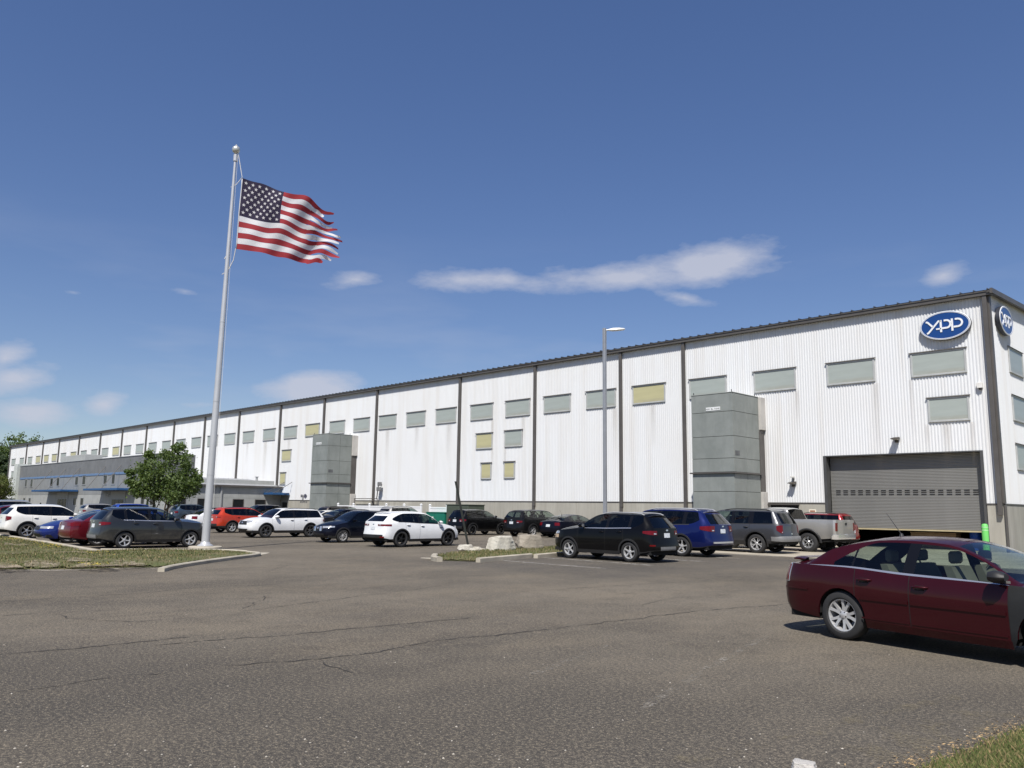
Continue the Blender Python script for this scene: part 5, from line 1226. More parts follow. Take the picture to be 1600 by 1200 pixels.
# ================================================================== TOWERS, OFFICE, ANNEX
def panel_mat(name, a, b):
    B = NB(name); n = B.noise(0.9, 5, 0.6); st = B.noise(2.5, 5, 0.65, (1, 1, 0.2))
    c = B.mix(B.ramp(n, [(0.3, 0.0), (0.7, 1.0)]), a, b); c = B.mix(B.ramp(st, [(0.5, 0.0), (0.8, 0.35)]), c, tuple(x*0.6 for x in a)); B.col(c); B.set(Roughness=0.55, Metallic=0.15); return B.mat
M_PAN = panel_mat('grey_green_panel', (0.215, 0.235, 0.222), (0.285, 0.305, 0.290))
M_JOINT = plain('panel_joint', (0.06, 0.065, 0.06), 0.8, 0, 0.1, 2); M_DUCT = plain('pale_duct', (0.50, 0.48, 0.45), 0.6, 0.1, 0.15, 1)
M_PATCHD = plain('dark_patch', (0.12, 0.125, 0.13), 0.7, 0, 0.3, 3)
def tower(xr, yf, yb, xl, ztop, zled, label, plate):
    e = empty('panel_tower', ((xl+xr)/2, yf, 0)); ox, oy = (xl+xr)/2, yf
    def B_(mb, nm, mt): o = mb.build(nm, mt, e); o.location = (-ox, -oy, 0); return o
    B_(MB().box(xl+.02, xr-.02, yf+.02, yb-.02, 0, ztop-.02), 'core', M_JOINT)
    zs = [0.02, 1.45, 2.85, zled, zled+.08, zled+.85, zled+2.1, zled+3.5, ztop]
    zs = [z for z in zs if z < ztop-.4] + [ztop]
    for k in range(len(zs)-1):
        if abs(zs[k]-zled) < 1e-6: continue
        B_(MB().bbox(xl, xr-.003, yf-.012, yf+.019, zs[k]+.012, zs[k+1]-.012, .006), 'panel', M_PAN)
        half = (yf+yb)/2
        for (a, b) in ((yf+.025, half-.012), (half+.012, yb)):
            B_(MB().bbox(xr-.019, xr+.012, a, b, zs[k]+.012+.0, zs[k+1]-.012, .006), 'panel', M_PAN)
        B_(MB().bbox(xl-.012, xl+.019, yf+.025, yb, zs[k]+.012, zs[k+1]-.012, .006), 'panel', M_PAN)
    B_(MB().box(xl-.13, xr+.13, yf-.13, yb, zled-.0, zled+.075), 'ledge', M_TRIM)
    B_(MB().bbox(xl-.03, xr+.03, yf-.03, yb, ztop+.001, ztop+.05, .01), 'cap', M_PAN)
    for (x, y) in ((xl+.1, yf+.1), (xr-.1, yf+.1), (xr-.1, yb-.2)): B_(MB().tube([(x, y, ztop+.05), (x, y, ztop+.2)], .025, 6), 'lifting_eye', M_JOINT)
    B_(MB().box(xr+.013, xr+.02, yf+.12, yf+.62, zled+1.0, zled+1.28), 'vent', M_PATCHD)
    # pale duct back to the wall, dark gap below it
    B_(MB().bbox(xl+.3, xr+.16, yb+.001, WY-.03, ztop-1.9, ztop+.02, .01), 'duct', M_DUCT); B_(MB().bbox(xl+.3, xr+.06, yb+.001, WY-.06, 2.0+.9, ztop-1.91, .01), 'duct', M_TRIM); B_(MB().bbox(xl+.3, xr+.16, yb+.001, WY-.06, 0, 1.99+.9, .01), 'duct', M_DUCT)
    p = MB().bbox(-.46, .46, -.02, 0, 0, .2, .004).build('sign_plate', plain('plate_white', (0.74, 0.76, 0.76), 0.5, 0, 0.02, 1), e); p.location = (plate-ox, -.014, ztop-.95)
    t = bpy.data.curves.new('plate_text', 'FONT'); t.body = 'ABV. BL. TANK'; t.size = 0.135; t.align_x = 'CENTER'; t.extrude = 0.001
    to = bpy.data.objects.new('tmp_text', t); COL.objects.link(to); dg = bpy.context.evaluated_depsgraph_get(); me = bpy.data.meshes.new_from_object(to.evaluated_get(dg)); bpy.data.objects.remove(to)
    me.materials.clear(); me.materials.append(plain('plate_ink', (0.04, 0.045, 0.05), 0.7, 0, 0)); lo = link('lettering', me, p, (0, -.024, .05)); lo.rotation_euler = (pi/2, 0, 0)
    return tag(e, label, 'tower', 'panelled towers against the wall')
tower(-23.36, 40.88, 43.8, -26.04, 8.40, 3.86, 'grey-green panelled tower against the wall, the near one behind the blue and grey cars', -24.6)
tower(-65.3, 41.2, 43.8, -68.03, 8.38, 3.80, 'grey-green panelled tower against the wall, the far one beside the white fence', -66.9)
# blurred lettering painted on the wall beside the far tower
def wall_marks(x0, z, n, h, w, seed, mat):
    r_ = random.Random(seed); mb = MB(); x = x0
    for k in range(n):
        for (a, b, c, d) in r_.sample([(0, .25, 0, 1), (.75, 1, 0, 1), (0, 1, .8, 1), (0, 1, 0, .2), (0, 1, .4, .6)], 3): mb.box(x+a*w, x+b*w, -.006, 0, z+c*h, z+d*h)
        x += w*1.35
    return mb
M_INK = plain('wall_ink', (0.10, 0.10, 0.12), 0.7, 0, 0.1, 3)
ws_ = empty('wall_lettering', (0, WY-.056, 0)); 
for (px_, py_, n_, sd) in ((470, 772, 8, 1), (472, 776.5, 2, 2), (469, 781, 9, 3)):
    x_, z_ = on_wall(px_, py_, WY-.06); wall_marks(x_, z_-.30, n_, .27, .115, sd, M_INK).build('lettering', M_INK, ws_)
x_, z_ = on_wall(477, 775, WY-.06); MB().grid([[(x_+r_*cos(2*pi*k/20), -.006, z_+r_*sin(2*pi*k/20)) for k in range(21)] for r_ in (.13, .21)]).build('ring_mark', plain('ring_ink', (0.04, 0.045, 0.12), 0.7, 0, 0), ws_)
tag(ws_, 'small dark lettering and a ring painted on the white wall left of the far tower', 'lettering')

# ---- grey two-storey office standing against the wall on the left
M_OFF = panel_mat('office_grey', (0.155, 0.16, 0.165), (0.20, 0.205, 0.21)); M_OFFM = panel_mat('office_mid_grey', (0.235, 0.245, 0.245), (0.285, 0.295, 0.295)); M_OFFL = panel_mat('office_pale', (0.36, 0.37, 0.36), (0.42, 0.43, 0.42)); M_STRIPE = plain('stripe_blue', (0.12, 0.20, 0.34), 0.6, 0, 0.08, 0.8)
M_GLASSD = plain('office_glass', (0.014, 0.016, 0.018), 0.2, 0, 0.1, 0.4, spec=0.25); M_CANOPY = plain('canopy_blue', (0.02, 0.085, 0.22), 0.5, 0.1, 0.1, 1); M_OFFR = plain('annex_roof', (0.38, 0.39, 0.40), 0.5, 0.3, 0.1, 0.5)
OY = 32.3; OX1 = -79.0; OX0 = -130.0; OZ = 6.62
of = empty('office_block', (-105, OY, 0)); tag(of, 'grey two-storey office block with a blue stripe and blue canopies', 'building')
def OB(mb, nm, mt, par=None, loc=None, **k):
    o = mb.build(nm, mt, par or of, **k)
    if par is None: o.location = Vector((105, -OY, 0)) + Vector(loc or (0, 0, 0))
    return o
OXR = -80.6
OB(MB().box(OX0+.03, OXR-.03, OY+.03, OY+3.2, 0, OZ-.05).box(OX0+.03, OXR-.03, OY+3.19, WY-.06, 0, 4.3), 'wall', M_OFFL)
# precast facade panels with open joints, lower and upper lift
nb = 11; wbay = (OXR-OX0)/nb
for k in range(nb):
    for (za, zb, mt) in ((0, 2.62, M_OFFL), (2.64, 4.88, M_OFFM), (4.90, OZ, M_OFF)): OB(MB().bbox(OX0+k*wbay+.01, OX0+(k+1)*wbay-.01, OY, OY+.029, za, zb, .006), 'facade_panel', mt)
for za, zb, mt in ((0, 2.62, M_OFFL), (2.64, 4.88, M_OFFM), (4.90, OZ, M_OFF)):
    for k in range(1): OB(MB().bbox(OXR-.029, OXR, OY+.04, OY+3.2, za, zb, .006), 'facade_panel', mt)
OB(MB().box(OX0-.05, OXR+.05, OY-.06, OY+.3, OZ+.001, OZ+.06), 'coping', M_OFFR)
OB(MB().bbox(OX0+.5, OXR-.02, OY-.05, OY-.001, 4.78, 5.02, .01), 'stripe', M_STRIPE)
OB(MB().bbox(OX0-1.6, OX0-.01, OY-.4, WY-.1, 0, OZ+.35, .02), 'end_block', plain('end_block_pale', (0.50, 0.53, 0.50), 0.6))
xa, za = on_wall(102, 727, 34.0); xb, zb = on_wall(140, 724, 34.0); OB(MB().bbox(xa, xb, 33.4, 35.4, OZ-.04, OZ+.95, .02), 'roof_unit', M_OFFL)
def owin(p0, p1, yt, yb_, par=None):
    x0, zt = on_wall(p0, yt, OY); x1, _ = on_wall(p1, yt, OY); z0 = on_wall(p0, yb_, OY)[1]
    fr = MB(); t = .09; fr.box(x0-t, x0, OY-.05, OY-.001, z0-t, zt+t).box(x1, x1+t, OY-.05, OY-.001, z0-t, zt+t).box(x0, x1, OY-.05, OY-.001, z0-t, z0).box(x0, x1, OY-.05, OY-.001, zt, zt+t)
    o = OB(fr, 'window', M_OFFR); MB().add([(x0, OY-.01, z0), (x1, OY-.01, z0), (x1, OY-.01, zt), (x0, OY-.01, zt)], [(0, 1, 2, 3)]).build('pane', M_GLASSD, o)
for (a, b, c, d) in [(40, 43, 749.5, 760.5), (48.5, 52, 749, 760.5), (79.5, 83.5, 747.5, 759.5), (89.5, 93.5, 747, 759), (118.5, 123, 745.5, 757.5), (129.8, 134.5, 744.5, 757), (163, 168, 743, 756), (175.8, 180.5, 742, 756), (219, 224, 741, 755), (232, 238, 740, 754.5)]: owin(a, b, c, d)
for (a, b) in [(37, 40), (45.5, 48.5), (115.5, 120), (126.5, 131), (221, 226), (235, 240)]: owin(a, b, 778.5, 789)
def canopy(p0, p1, py_, rods):
    x0, z0 = on_wall(p0, py_, OY-2.0); x1, _ = on_wall(p1, py_, OY-2.0)
    c_ = OB(MB().bbox(x0, x1, OY-2.0, OY-.06, z0-.11, z0+.11, .02), 'canopy', M_CANOPY)
    for k in range(rods):
        x = x0+.4+(x1-x0-.8)*k/(rods-1); MB().tube([(x, OY-1.8, z0+.1), (x+.1, OY-.05, 5.75)], .035, 6).build('tie_rod', M_TRIM, c_)
    # entrance: doors and pale lining
    xm = (x0+x1)/2; MB().box(xm-2.1, xm+2.1, OY-.045, OY-.002, 0, z0-.15).build('entrance_lining', M_OFFL, c_)
    for k in (-1, 0, 1): MB().box(xm+k*1.15-.48, xm+k*1.15+.48, OY-.075, OY-.046, .03, 2.1).build('glass_door', M_GLASSD, c_)
    return c_
canopy(49, 94, 767, 3); cn = canopy(129.5, 182, 765, 3)
x_, z_ = on_wall(163, 773, OY-.06); wall_marks(x_-.1, z_-.2, 4, .42, .26, 8, None).build('entrance_lettering', plain('lettering_pale', (0.65, 0.66, 0.66), 0.6), cn, False).location = (0, OY-.08, 0)
# ---- low annex with a metal shed roof in the angle between office and warehouse
an = empty('annex', (OX1, 38, 0)); tag(an, 'low pale grey annex with a metal shed roof between the office and the warehouse', 'building')
def AB(mb, nm, mt, par=None, **k):
    o = mb.build(nm, mt, par or an, **k)
    if par is None: o.location = (-OX1, -38, 0)
    return o
AY0 = OY+.06
AB(MB().box(OXR+.01, OX1-.03, AY0, WY-.08, 0, 3.6), 'wall', M_OFFL)
npn = 5; wpn = (WY-.1-AY0)/npn
for k in range(npn):
    for (za, zb) in ((0, 1.0), (1.02, 2.38), (2.40, 3.62)): AB(MB().bbox(OX1-.029, OX1, AY0+k*wpn+.012, AY0+(k+1)*wpn-.012, za, zb, .006), 'panel', M_OFFL)
AB(MB().add([(OX1+.25, AY0-.2, 3.66), (OX1+.25, WY-.06, 3.66), (OXR-6, WY-.06, 4.62), (OXR-6, AY0-.2, 4.62), (OX1+.25, AY0-.2, 3.56), (OX1+.25, WY-.06, 3.56)], [(0, 1, 2, 3), (4, 5, 1, 0)]), 'roof', M_OFFR)
for k in range(22):
    y = AY0+.05+k*.56; AB(MB().tube([(OX1+.25, y, 3.67), (OXR-5.9, y, 4.62)], .022, 4), 'roof_seam', M_OFFR)
AB(MB().box(OX1+.251, OX1+.29, AY0-.2, WY-.06, 3.52, 3.70), 'fascia', M_TRIM)
AB(MB().bbox(OX1+.005, OX1+.13, 37.6, 37.75, 0, 3.55, .01), 'downspout', M_OFFR)
AB(MB().tube([(OX1-2.2, 42.6, 4.0), (OX1-2.2, 42.6, 4.65)], .12, 10).tube([(OX1-2.2, 42.6, 4.66), (OX1-2.2, 42.6, 4.74)], .2, 10), 'roof_vent', M_OFFR)
for (a, b) in ((32.98, 34.07), (35.35, 35.97), (39.02, 40.1), (41.45, 42.53)):
    fr = AB(MB().box(OX1+.001, OX1+.04, a-.06, a, .9, 2.3).box(OX1+.001, OX1+.04, b, b+.06, .9, 2.3).box(OX1+.001, OX1+.04, a, b, 2.24, 2.3).box(OX1+.001, OX1+.04, a, b, .9, .96), 'window', M_TRIM)
    MB().add([(OX1+.012, a, .96), (OX1+.012, b, .96), (OX1+.012, b, 2.24), (OX1+.012, a, 2.24)], [(0, 1, 2, 3)]).build('pane', M_GLASSD, fr)
x0, z0 = on_wall(418, 771.5, 42.4); x1, _ = on_wall(452.5, 771.5, WY-.1)
c_ = AB(MB().bbox(OX1+.02, x1, 42.3, WY-.12, z0-.1, z0+.12, .02), 'canopy', M_CANOPY)
for k in (0.3, 1.9): MB().tube([(OX1+k+.2, 42.45, z0+.1), (OX1+k+.25, WY-.06, 4.15)], .03, 6).build('tie_rod', M_TRIM, c_)
MB().box(OX1+.1, x1-.2, WY-.09, WY-.06, 0, z0-.12).build('entrance_lining', plain('entry_shade_grey', (0.22, 0.22, 0.21), 0.7), c_)  # grey colour puts in the shade of the recessed entry under this canopy
MB().box(OX1+.5, OX1+1.5, WY-.12, WY-.091, .02, 2.05).build('door', M_GLASSD, c_)
# gas meter pipes by the far tower
gm = empty('gas_meter', (-62.6, WY-.4, 0)); MB().tube([(-2.2, 0, .2), (-2.2, 0, 2.45), (1.4, 0, 2.45), (1.4, 0, .2)], .045, 6).tube([(1.3, 0, 2.4), (1.55, 0, 3.9), (1.55, .3, 3.9)], .05, 6).build('pipe', M_TRIM, gm); MB().bbox(1.35, 1.85, -.12, .12, 3.15, 3.5, .03).bbox(1.45, 1.9, -.1, .1, 3.6, 3.95, .03).build('regulator', M_GREYP, gm)
tag(gm, 'thin pipework and gas regulator on the wall right of the far tower', 'gas meter')

# ================================================================== FENCE, CABINETS, BOLLARD
M_VINYL = plain('white_vinyl', (0.76, 0.77, 0.78), 0.4, 0, 0.04, 1)
def fence(xs, y, h, label):
    e = empty('vinyl_fence', (xs[0], y, 0)); x0 = xs[0]
    post = MB().bbox(-.065, .065, -.065, .065, 0, h+.1, .008).add([(-.09, -.09, h+.1), (.09, -.09, h+.1), (.09, .09, h+.1), (-.09, .09, h+.1), (0, 0, h+.2)], [(0, 1, 4), (1, 2, 4), (2, 3, 4), (3, 0, 4), (0, 3, 2, 1)]).mesh('post', M_VINYL)
    for x in xs: link('post', post, e, (x-x0, 0, 0))
    for a, b in zip(xs[:-1], xs[1:]):
        n = int((b-a-.13)/.152); w = (b-a-.13)/n; bd = MB().bbox(.002, w-.004, -.018, .018, .14, h-.14, .004).mesh('board', M_VINYL)
        for k in range(n): link('board', bd, e, (a-x0+.065+k*w, 0, 0))
        for z in (.06, h-.15): MB().bbox(a-x0+.066, b-x0-.066, -.035, .035, z, z+.12, .006).build('rail', M_VINYL, e)
    return tag(e, label, 'fence', 'white vinyl fences before the wall')
fence([-62.9, -60.5, -58.1, -55.7, -53.3, -51.1], 41.0, 1.84, 'long white vinyl board fence before the wall beside the far tower')
fence([-50.0, -47.95], 41.0, 1.80, 'short white vinyl fence section left of the dark green cabinet')
def cabinet(x0, x1, y0, y1, h, mat, label):
    e = empty('metal_cabinet', ((x0+x1)/2, y0, 0)); w = x1-x0
    MB().bbox(-w/2, w/2, 0, y1-y0, .12, h, .02).build('body', mat, e); MB().bbox(-w/2-.04, w/2+.04, -.04, y1-y0+.04, h+.001, h+.06, .015).build('lid', mat, e); MB().bbox(-w/2-.1, w/2+.1, -.1, y1-y0+.1, 0, .119, .01).build('pad', M_CONC, e)
    for k in (0, 1): MB().bbox(-w/2+.04+k*w/2, -.04+k*w/2, -.025, -.001, .2, h-.08, .008).build('door', mat, e)
    MB().bbox(.05, .09, -.05, -.026, h*.5, h*.62, .005).build('handle', M_GREYP, e); MB().box(-.38, -.16, -.029, -.026, h*.6, h*.78).build('warning_label', plain('label_white', (0.7, 0.7, 0.66), 0.6), e)
    return tag(e, label, 'cabinet', 'metal cabinets before the wall')
cabinet(-49.1, -46.95, 39.9, 41.0-.15, 1.34, plain('teal_green', (0.008, 0.15, 0.10), 0.5, 0, 0.1, 2), 'low bright teal-green metal cabinet between white crossover and black crossover')
cabinet(-46.85, -44.4, 40.0, 41.6, 1.93, plain('dark_olive_green', (0.060, 0.075, 0.055), 0.6, 0, 0.12, 2), 'tall dark olive-green metal cabinet behind the black crossover')
e = empty('bollard', (-11.42, 42.3, 0)); MB().lathe([(0.0, 0.0), (.14, 0.0), (.14, 1.22), (.13, 1.29), (.09, 1.34), (0, 1.355)], 20).build('sleeve', plain('lime_green', (0.15, 0.56, 0.13), 0.45, 0, 0.06, 2), e, True, 50)
for z in (1.03, 1.17): MB().lathe([(.1405, z), (.1445, z+.005), (.1445, z+.035), (.1405, z+.04)], 20).build('band', plain('pale_green_band', (0.36, 0.68, 0.34), 0.45), e, True, 50)
tag(e, 'lime-green bollard at the right side of the roller door', 'bollard')
e = empty('bollard', (-8.9, 41.0, 0)); MB().lathe([(0, 0), (.07, 0), (.07, 1.0), (.05, 1.05), (0, 1.06)], 14).build('post', plain('orange_post', (0.62, 0.12, 0.05), 0.5), e, True, 50); tag(e, 'small orange-topped post right of the door by the building corner', 'bollard')
e['label'] = 'small orange post at the building corner'
# ================================================================== POLES, FLAG, ROCKS
M_ALU = plain('brushed_aluminium', (0.56, 0.565, 0.575), 0.36, 0.4, 0.05, 2); M_GALV = plain('galvanised_steel', (0.36, 0.375, 0.40), 0.5, 0.5, 0.08, 2)
FX, FY = on_ground(320, 859.5)
def hgt(px_, py_, X, Y):
    """height over the ground point (X,Y) that projects to image row py_"""
    lo, hi = 0.0, 60.0
    for _ in range(50):
        m_ = (lo+hi)/2; v = Vector((X, Y, m_-EYE)); yy = 600-FPX*v.dot(UP)/v.dot(FW)
        if yy > py_: lo = m_
        else: hi = m_
    return lo
PH = hgt(0, 243, FX, FY)
fp = empty('flagpole', (FX, FY, 0)); tag(fp, 'tall tapered aluminium flagpole on a round concrete base', 'flagpole')
LEAN = Vector((0.10, 0.10, PH))/PH       # the pole leans a touch
def on_pole(z): return LEAN*z
n = 14; MB().tube([tuple(on_pole(.12+(PH-.12)*k/n)) for k in range(n+1)], [.155-.105*(k/n)**1.15 for k in range(n+1)], 20).build('shaft', M_ALU, fp, True, 50)
MB().lathe([(0, 0.0), (.62, 0.0), (.62, .12), (.58, .15), (0, .155)], 32).build('concrete_base', M_CONC, fp, True, 40)
MB().lathe([(.30, .156), (.30, .18), (.19, .24), (.16, .32)], 24).build('collar', M_ALU, fp, True, 50)
t = on_pole(PH); MB().lathe([(.05, -.25), (.085, -.25), (.085, -.16), (.085, .02), (.055, .05), (.03, .10)], 16, 0, 'z', tuple(t)).build('truck', M_ALU, fp, True, 40)
t = on_pole(PH+.26); MB().lathe([(.0, -.17), (.06, -.165), (.135, -.10), (.165, 0), (.135, .10), (.06, .15), (.02, .22), (0, .235)], 20, 0, 'z', tuple(t)).build('finial', plain('finial_ball', (0.62, 0.62, 0.58), 0.3, 0.5, 0.1, 3), fp, True, 60)
for z in (PH*.18, PH*.36, PH*.56): c_ = on_pole(z); r_ = .155-.105*(z/PH)**1.15; MB().lathe([(r_+.001, -.02), (r_+.007, -.02), (r_+.007, .02), (r_+.001, .02)], 20, 0, 'z', tuple(c_)).build('joint_band', M_ALU, fp, True, 50)
# flag: hoist on the pole's right, blown to the right and a little away
ZT_, ZB_ = hgt(0, 277.5, FX, FY), hgt(0, 388, FX, FY)
FH = ZT_-ZB_; FL = FH*1.58
dirx = (Vector((RT.x, RT.y, 0)).normalized()*0.985 + Vector((FW.x, FW.y, 0)).normalized()*0.17).normalized(); nrm = Vector((-dirx.y, dirx.x, 0))
hoist0 = Vector((FX, FY, 0)) + on_pole(ZT_) + Vector((RT.x, RT.y, 0))*.36
def flag_pt(u, v, k=0.0):
    """u along the fly 0..1, v down the hoist 0..1"""
    x = FL*u*(0.80-.05*v); droop = FH*(0.42*(max(u,0)**1.15)*max(1-v,0)**1.1 + 0.16*u*v)*0.92
    w = (0.03+.55*u)*sin(6.4*u+2.6*v+.5)*.55 + (.05+.20*u)*sin(15*u-5.0*v+.8)*.8 + (.02+.07*u)*sin(10*v+24*u) + .05*sin(5*v+9*u)*(.3+u)
    z = -FH*v - droop + .06*sin(12*u+4*v)*u
    return hoist0 + dirx*(x - .14*u*u*sin(7*v)) + nrm*(w+k) + Vector((-.10*v*FH/3, 0, z))
B = NB('flag_cloth_red'); B.col((0.36, 0.035, 0.045)); M_FR = B; B2 = NB('flag_cloth_white'); B2.col((0.78, 0.77, 0.78)); B3 = NB('flag_cloth_blue'); B3.col((0.030, 0.022, 0.055))
def cloth(Bx):
    Bx.set(Roughness=0.85); tl_ = Bx.n('ShaderNodeBsdfTranslucent'); tl_.inputs[0].default_value = Bx.b.inputs['Base Color'].default_value; mx = Bx.n('ShaderNodeMixShader'); mx.inputs[0].default_value = 0.38
    Bx.l(Bx.b.outputs[0], mx.inputs[1]); Bx.l(tl_.outputs[0], mx.inputs[2]); Bx.l(mx.outputs[0], Bx.nt.nodes['Material Output'].inputs['Surface']); return Bx.mat
M_FR, M_FW, M_FB = cloth(B), cloth(B2), cloth(B3)
fl = empty('flag', tuple(hoist0)); tag(fl, 'tattered stars and stripes flag with frayed fly end on the flagpole', 'flag')
def FBU(mb, nm, mt): o = mb.build(nm, mt, fl, True); o.location = -hoist0; return o
ends = [0.98, 0.90, 1.03, 1.01, 1.08, 1.10, 1.10, 1.06, 1.05, 1.06, 1.10, 1.03, 0.97]
fr_ = random.Random(3)
for k in range(13):
    v0, v1 = k/13, (k+1)/13; ua = 0.44 if k < 7 else 0.0; mb = MB(); rows = []; N = 60; tail = 0.74 + fr_.uniform(-.03, .06)
    for i in range(N+1):
        u = ua+(ends[k]-ua)*i/N; a, b = v0+.0006, v1-.0006
        if u > tail:                     # frayed strip: narrows and flutters on its own
            t = (u-tail)/(ends[k]-tail+1e-6); mid = (a+b)/2 + .012*sin(5*t+k*1.7); hw = (b-a)/2*(1-.30*t-.45*max(0, t-.8)/.2*.8) ; a, b = mid-hw, mid+hw
            lift = .16*t*t*sin(k*2.3+1.0)+.05*t*sin(9*t+k)
        else: lift = 0
        rows.append([tuple(flag_pt(u, a+(b-a)*j/4) + nrm*lift + Vector((0, 0, .55*abs(lift)*(1 if k < 7 else -.2)))) for j in range(5)])
    mb.grid(rows); FBU(mb, 'stripe', M_FR if k % 2 == 0 else M_FW)
mb = MB().grid([[tuple(flag_pt(.44*i/24, 7/13*j/14)) for j in range(15)] for i in range(25)]); FBU(mb, 'canton', M_FB)
for r_i in range(9):
    for c_i in range(6 if r_i % 2 == 0 else 5):
        uc_ = .44*((2*c_i+1+(r_i % 2))/12); vc_ = 7/13*(r_i+1)/10; rad = .028*FH
        for sd in (-.012, .012):
            pts = []
            for q in range(10):
                rr_ = rad if q % 2 == 0 else rad*.40; a = pi/2+q*pi/5; pts.append(tuple(flag_pt(uc_+rr_*cos(a)/FL/.84, vc_-rr_*sin(a)/FH, sd)))
            ctr = tuple(flag_pt(uc_, vc_, sd)); 
            if sd < 0: sm = MB()
            sm.add([ctr]+pts, [(0, q+1, (q+1) % 10+1) for q in range(10)])
        FBU(sm, 'star', M_FW)
mb = MB().tube([tuple(flag_pt(0, j/10) - dirx*.02) for j in range(11)], .022, 6); FBU(mb, 'heading', M_FW)
# halyard
hp = lambda z, o: tuple(on_pole(z) + Vector((RT.x, RT.y, 0))*o)
MB().tube([hp(ZT_+1.2, .07), hp(ZT_+.02, .34), hp(ZT_-.3, .12), hp(ZT_-.42, -.10)], .014, 5).tube([hp(ZB_, .30), hp(ZB_-.5, .24), hp(ZB_-.95, .05), hp(ZB_-1.1, -.18)], .016, 5).tube([hp(ZB_-.15, .0), hp(ZB_-.45, -.12)], .018, 5).tube([hp(PH-.1, .09), hp(ZT_+1.2, .09), hp(ZB_-.9, .13), hp(1.4, .2)], .006, 4).build('halyard', plain('rope', (0.62, 0.61, 0.58), 0.8), fp)
# light pole before the wall
lx, ly = -32.9, 41.0; v = pix(945.5, 800); ly = 34.2; lx = v.x*ly/v.y; LH = hgt(0, 513, lx, ly)
lp = empty('light_pole', (lx, ly, 0)); tag(lp, 'slim grey square light pole with one flat lamp head', 'light pole')
MB().bbox(-.085, .085, -.085, .085, .5, LH, .015).build('mast', M_GALV, lp); MB().lathe([(0, 0), (.32, 0), (.32, .6), (.28, .64), (0, .645)], 20).build('footing', M_CONC, lp, True, 40)
ar = MB(); d_ = Vector((RT.x, RT.y, 0)).normalized()
ar.tube([(0, 0, LH-.12), tuple(d_*.35+Vector((0, 0, LH-.07)))], .045, 8); ar.build('arm', M_GALV, lp)
q_ = Vector((-d_.y, d_.x, 0)); mb = MB(); rows = []
for t, w, za, zb in ((.22, .10, -.09, -.03), (.45, .17, -.10, .02), (.8, .19, -.07, .04), (1.05, .14, -.04, .03), (1.12, .06, -.02, .01)):
    rows.append([tuple(d_*t+q_*a*w+Vector((0, 0, LH-.02+z))) for a, z in ((-1, za), (-.7, zb), (.7, zb), (1, za), (.8, za-.02), (-.8, za-.02), (-1, za))])
mb.grid(rows); mb.build('lamp_head', plain('lamp_head_white', (0.62, 0.63, 0.62), 0.4), lp, True, 40)
# ---- boulder island
def rock(name, loc, dims, seed, mat, rz=0.0, flat=0.0):
    import bmesh
    bm = bmesh.new(); bmesh.ops.create_icosphere(bm, subdivisions=4, radius=1); r_ = random.Random(seed); pl = [(Vector((sx_, sy_*.22, .12)).normalized(), .66) for sx_, sy_ in ((1, 1), (-1, -1), (1, -1), (-1, 1))] + [(Vector((sx_*.15, sy_, .15)).normalized(), .66) for sx_, sy_ in ((1, 1), (-1, -1))] + [(Vector((r_.gauss(0, 1), r_.gauss(0, 1), r_.gauss(0.2, .5))).normalized(), r_.uniform(.72, .92)) for _ in range(9)] + [(Vector((0, 0, 1)), .72), (Vector((0, 0, -1)), .70)]
    ph = [r_.uniform(0, 6) for _ in range(6)]
    for v in bm.verts:
        p = v.co.copy()
        for nn, d in pl:
            e_ = p.dot(nn)-d
            if e_ > 0: p -= nn*e_*.985
        p += p.normalized()*(.020*sin(9*p.x+ph[0])*sin(8*p.y+ph[1])+.016*sin(19*p.z+ph[2]+6*p.x)+.010*sin(31*p.y+ph[3])*sin(27*p.x+ph[4]))
        v.co = Vector((p.x*dims[0]/2/.80, p.y*dims[1]/2/.80, (p.z+.70)*dims[2]/1.42))
    me = bpy.data.meshes.new(name); bm.to_mesh(me); bm.free(); me.materials.append(mat); me.polygons.foreach_set('use_smooth', [True]*len(me.polygons)); me.set_sharp_from_angle(angle=R(38))
    return link(name, me, None, loc, rz)
def rock_mat(name, a, b, c):
    B = NB(name); n = B.noise(1.8, 7, 0.65); n2 = B.noise(7, 6, 0.7); x = B.mix(B.ramp(n, [(0.35, 0.0), (0.65, 1.0)]), a, b); x = B.mix(B.ramp(n2, [(0.5, 0.0), (0.75, 0.7)]), x, c); B.col(x); B.set(Roughness=0.9); B.bump(B.noise(11, 6, 0.7), 0.8, 0.05); return B.mat
M_RK1 = rock_mat('pale_boulder', (0.45, 0.42, 0.35), (0.60, 0.575, 0.50), (0.27, 0.24, 0.19)); M_RK2 = rock_mat('brown_boulder', (0.25, 0.22, 0.175), (0.33, 0.295, 0.24), (0.16, 0.13, 0.10))
def mid(p, q, z=0): a = on_ground(*p, z); b = on_ground(*q, z); return ((a[0]+b[0])/2, (a[1]+b[1])/2)
m1 = mid((769, 865), (812, 864)); m2 = mid((816, 863), (856, 861))
tag(rock('boulder', (m1[0]-.45, m1[1]+.15, .05), (0.95, 1.32, .60), 5, M_RK1, R(8)), 'pale cream boulder at the left of the pair on the kerbed island', 'boulder', 'boulders on the island')
tag(rock('boulder', (m2[0]-.50, m2[1]+.15, .05), (0.95, 1.30, .62), 12, M_RK2, R(-12)), 'brown boulder next to the black crossover on the kerbed island', 'boulder', 'boulders on the island')
sweep_kerb('kerb', [on_ground(747, 872.5, .13), on_ground(829, 865.5, .13)], .17, .15); sweep_kerb('kerb', [on_ground(837, 866.5, .13), on_ground(900, 861, .13)], .17, .15)
sweep_kerb('kerb', smooth_line([on_ground(687, 871.5, .13), on_ground(678, 869.5, .13), on_ground(680, 866, .13)]), .2, .16)
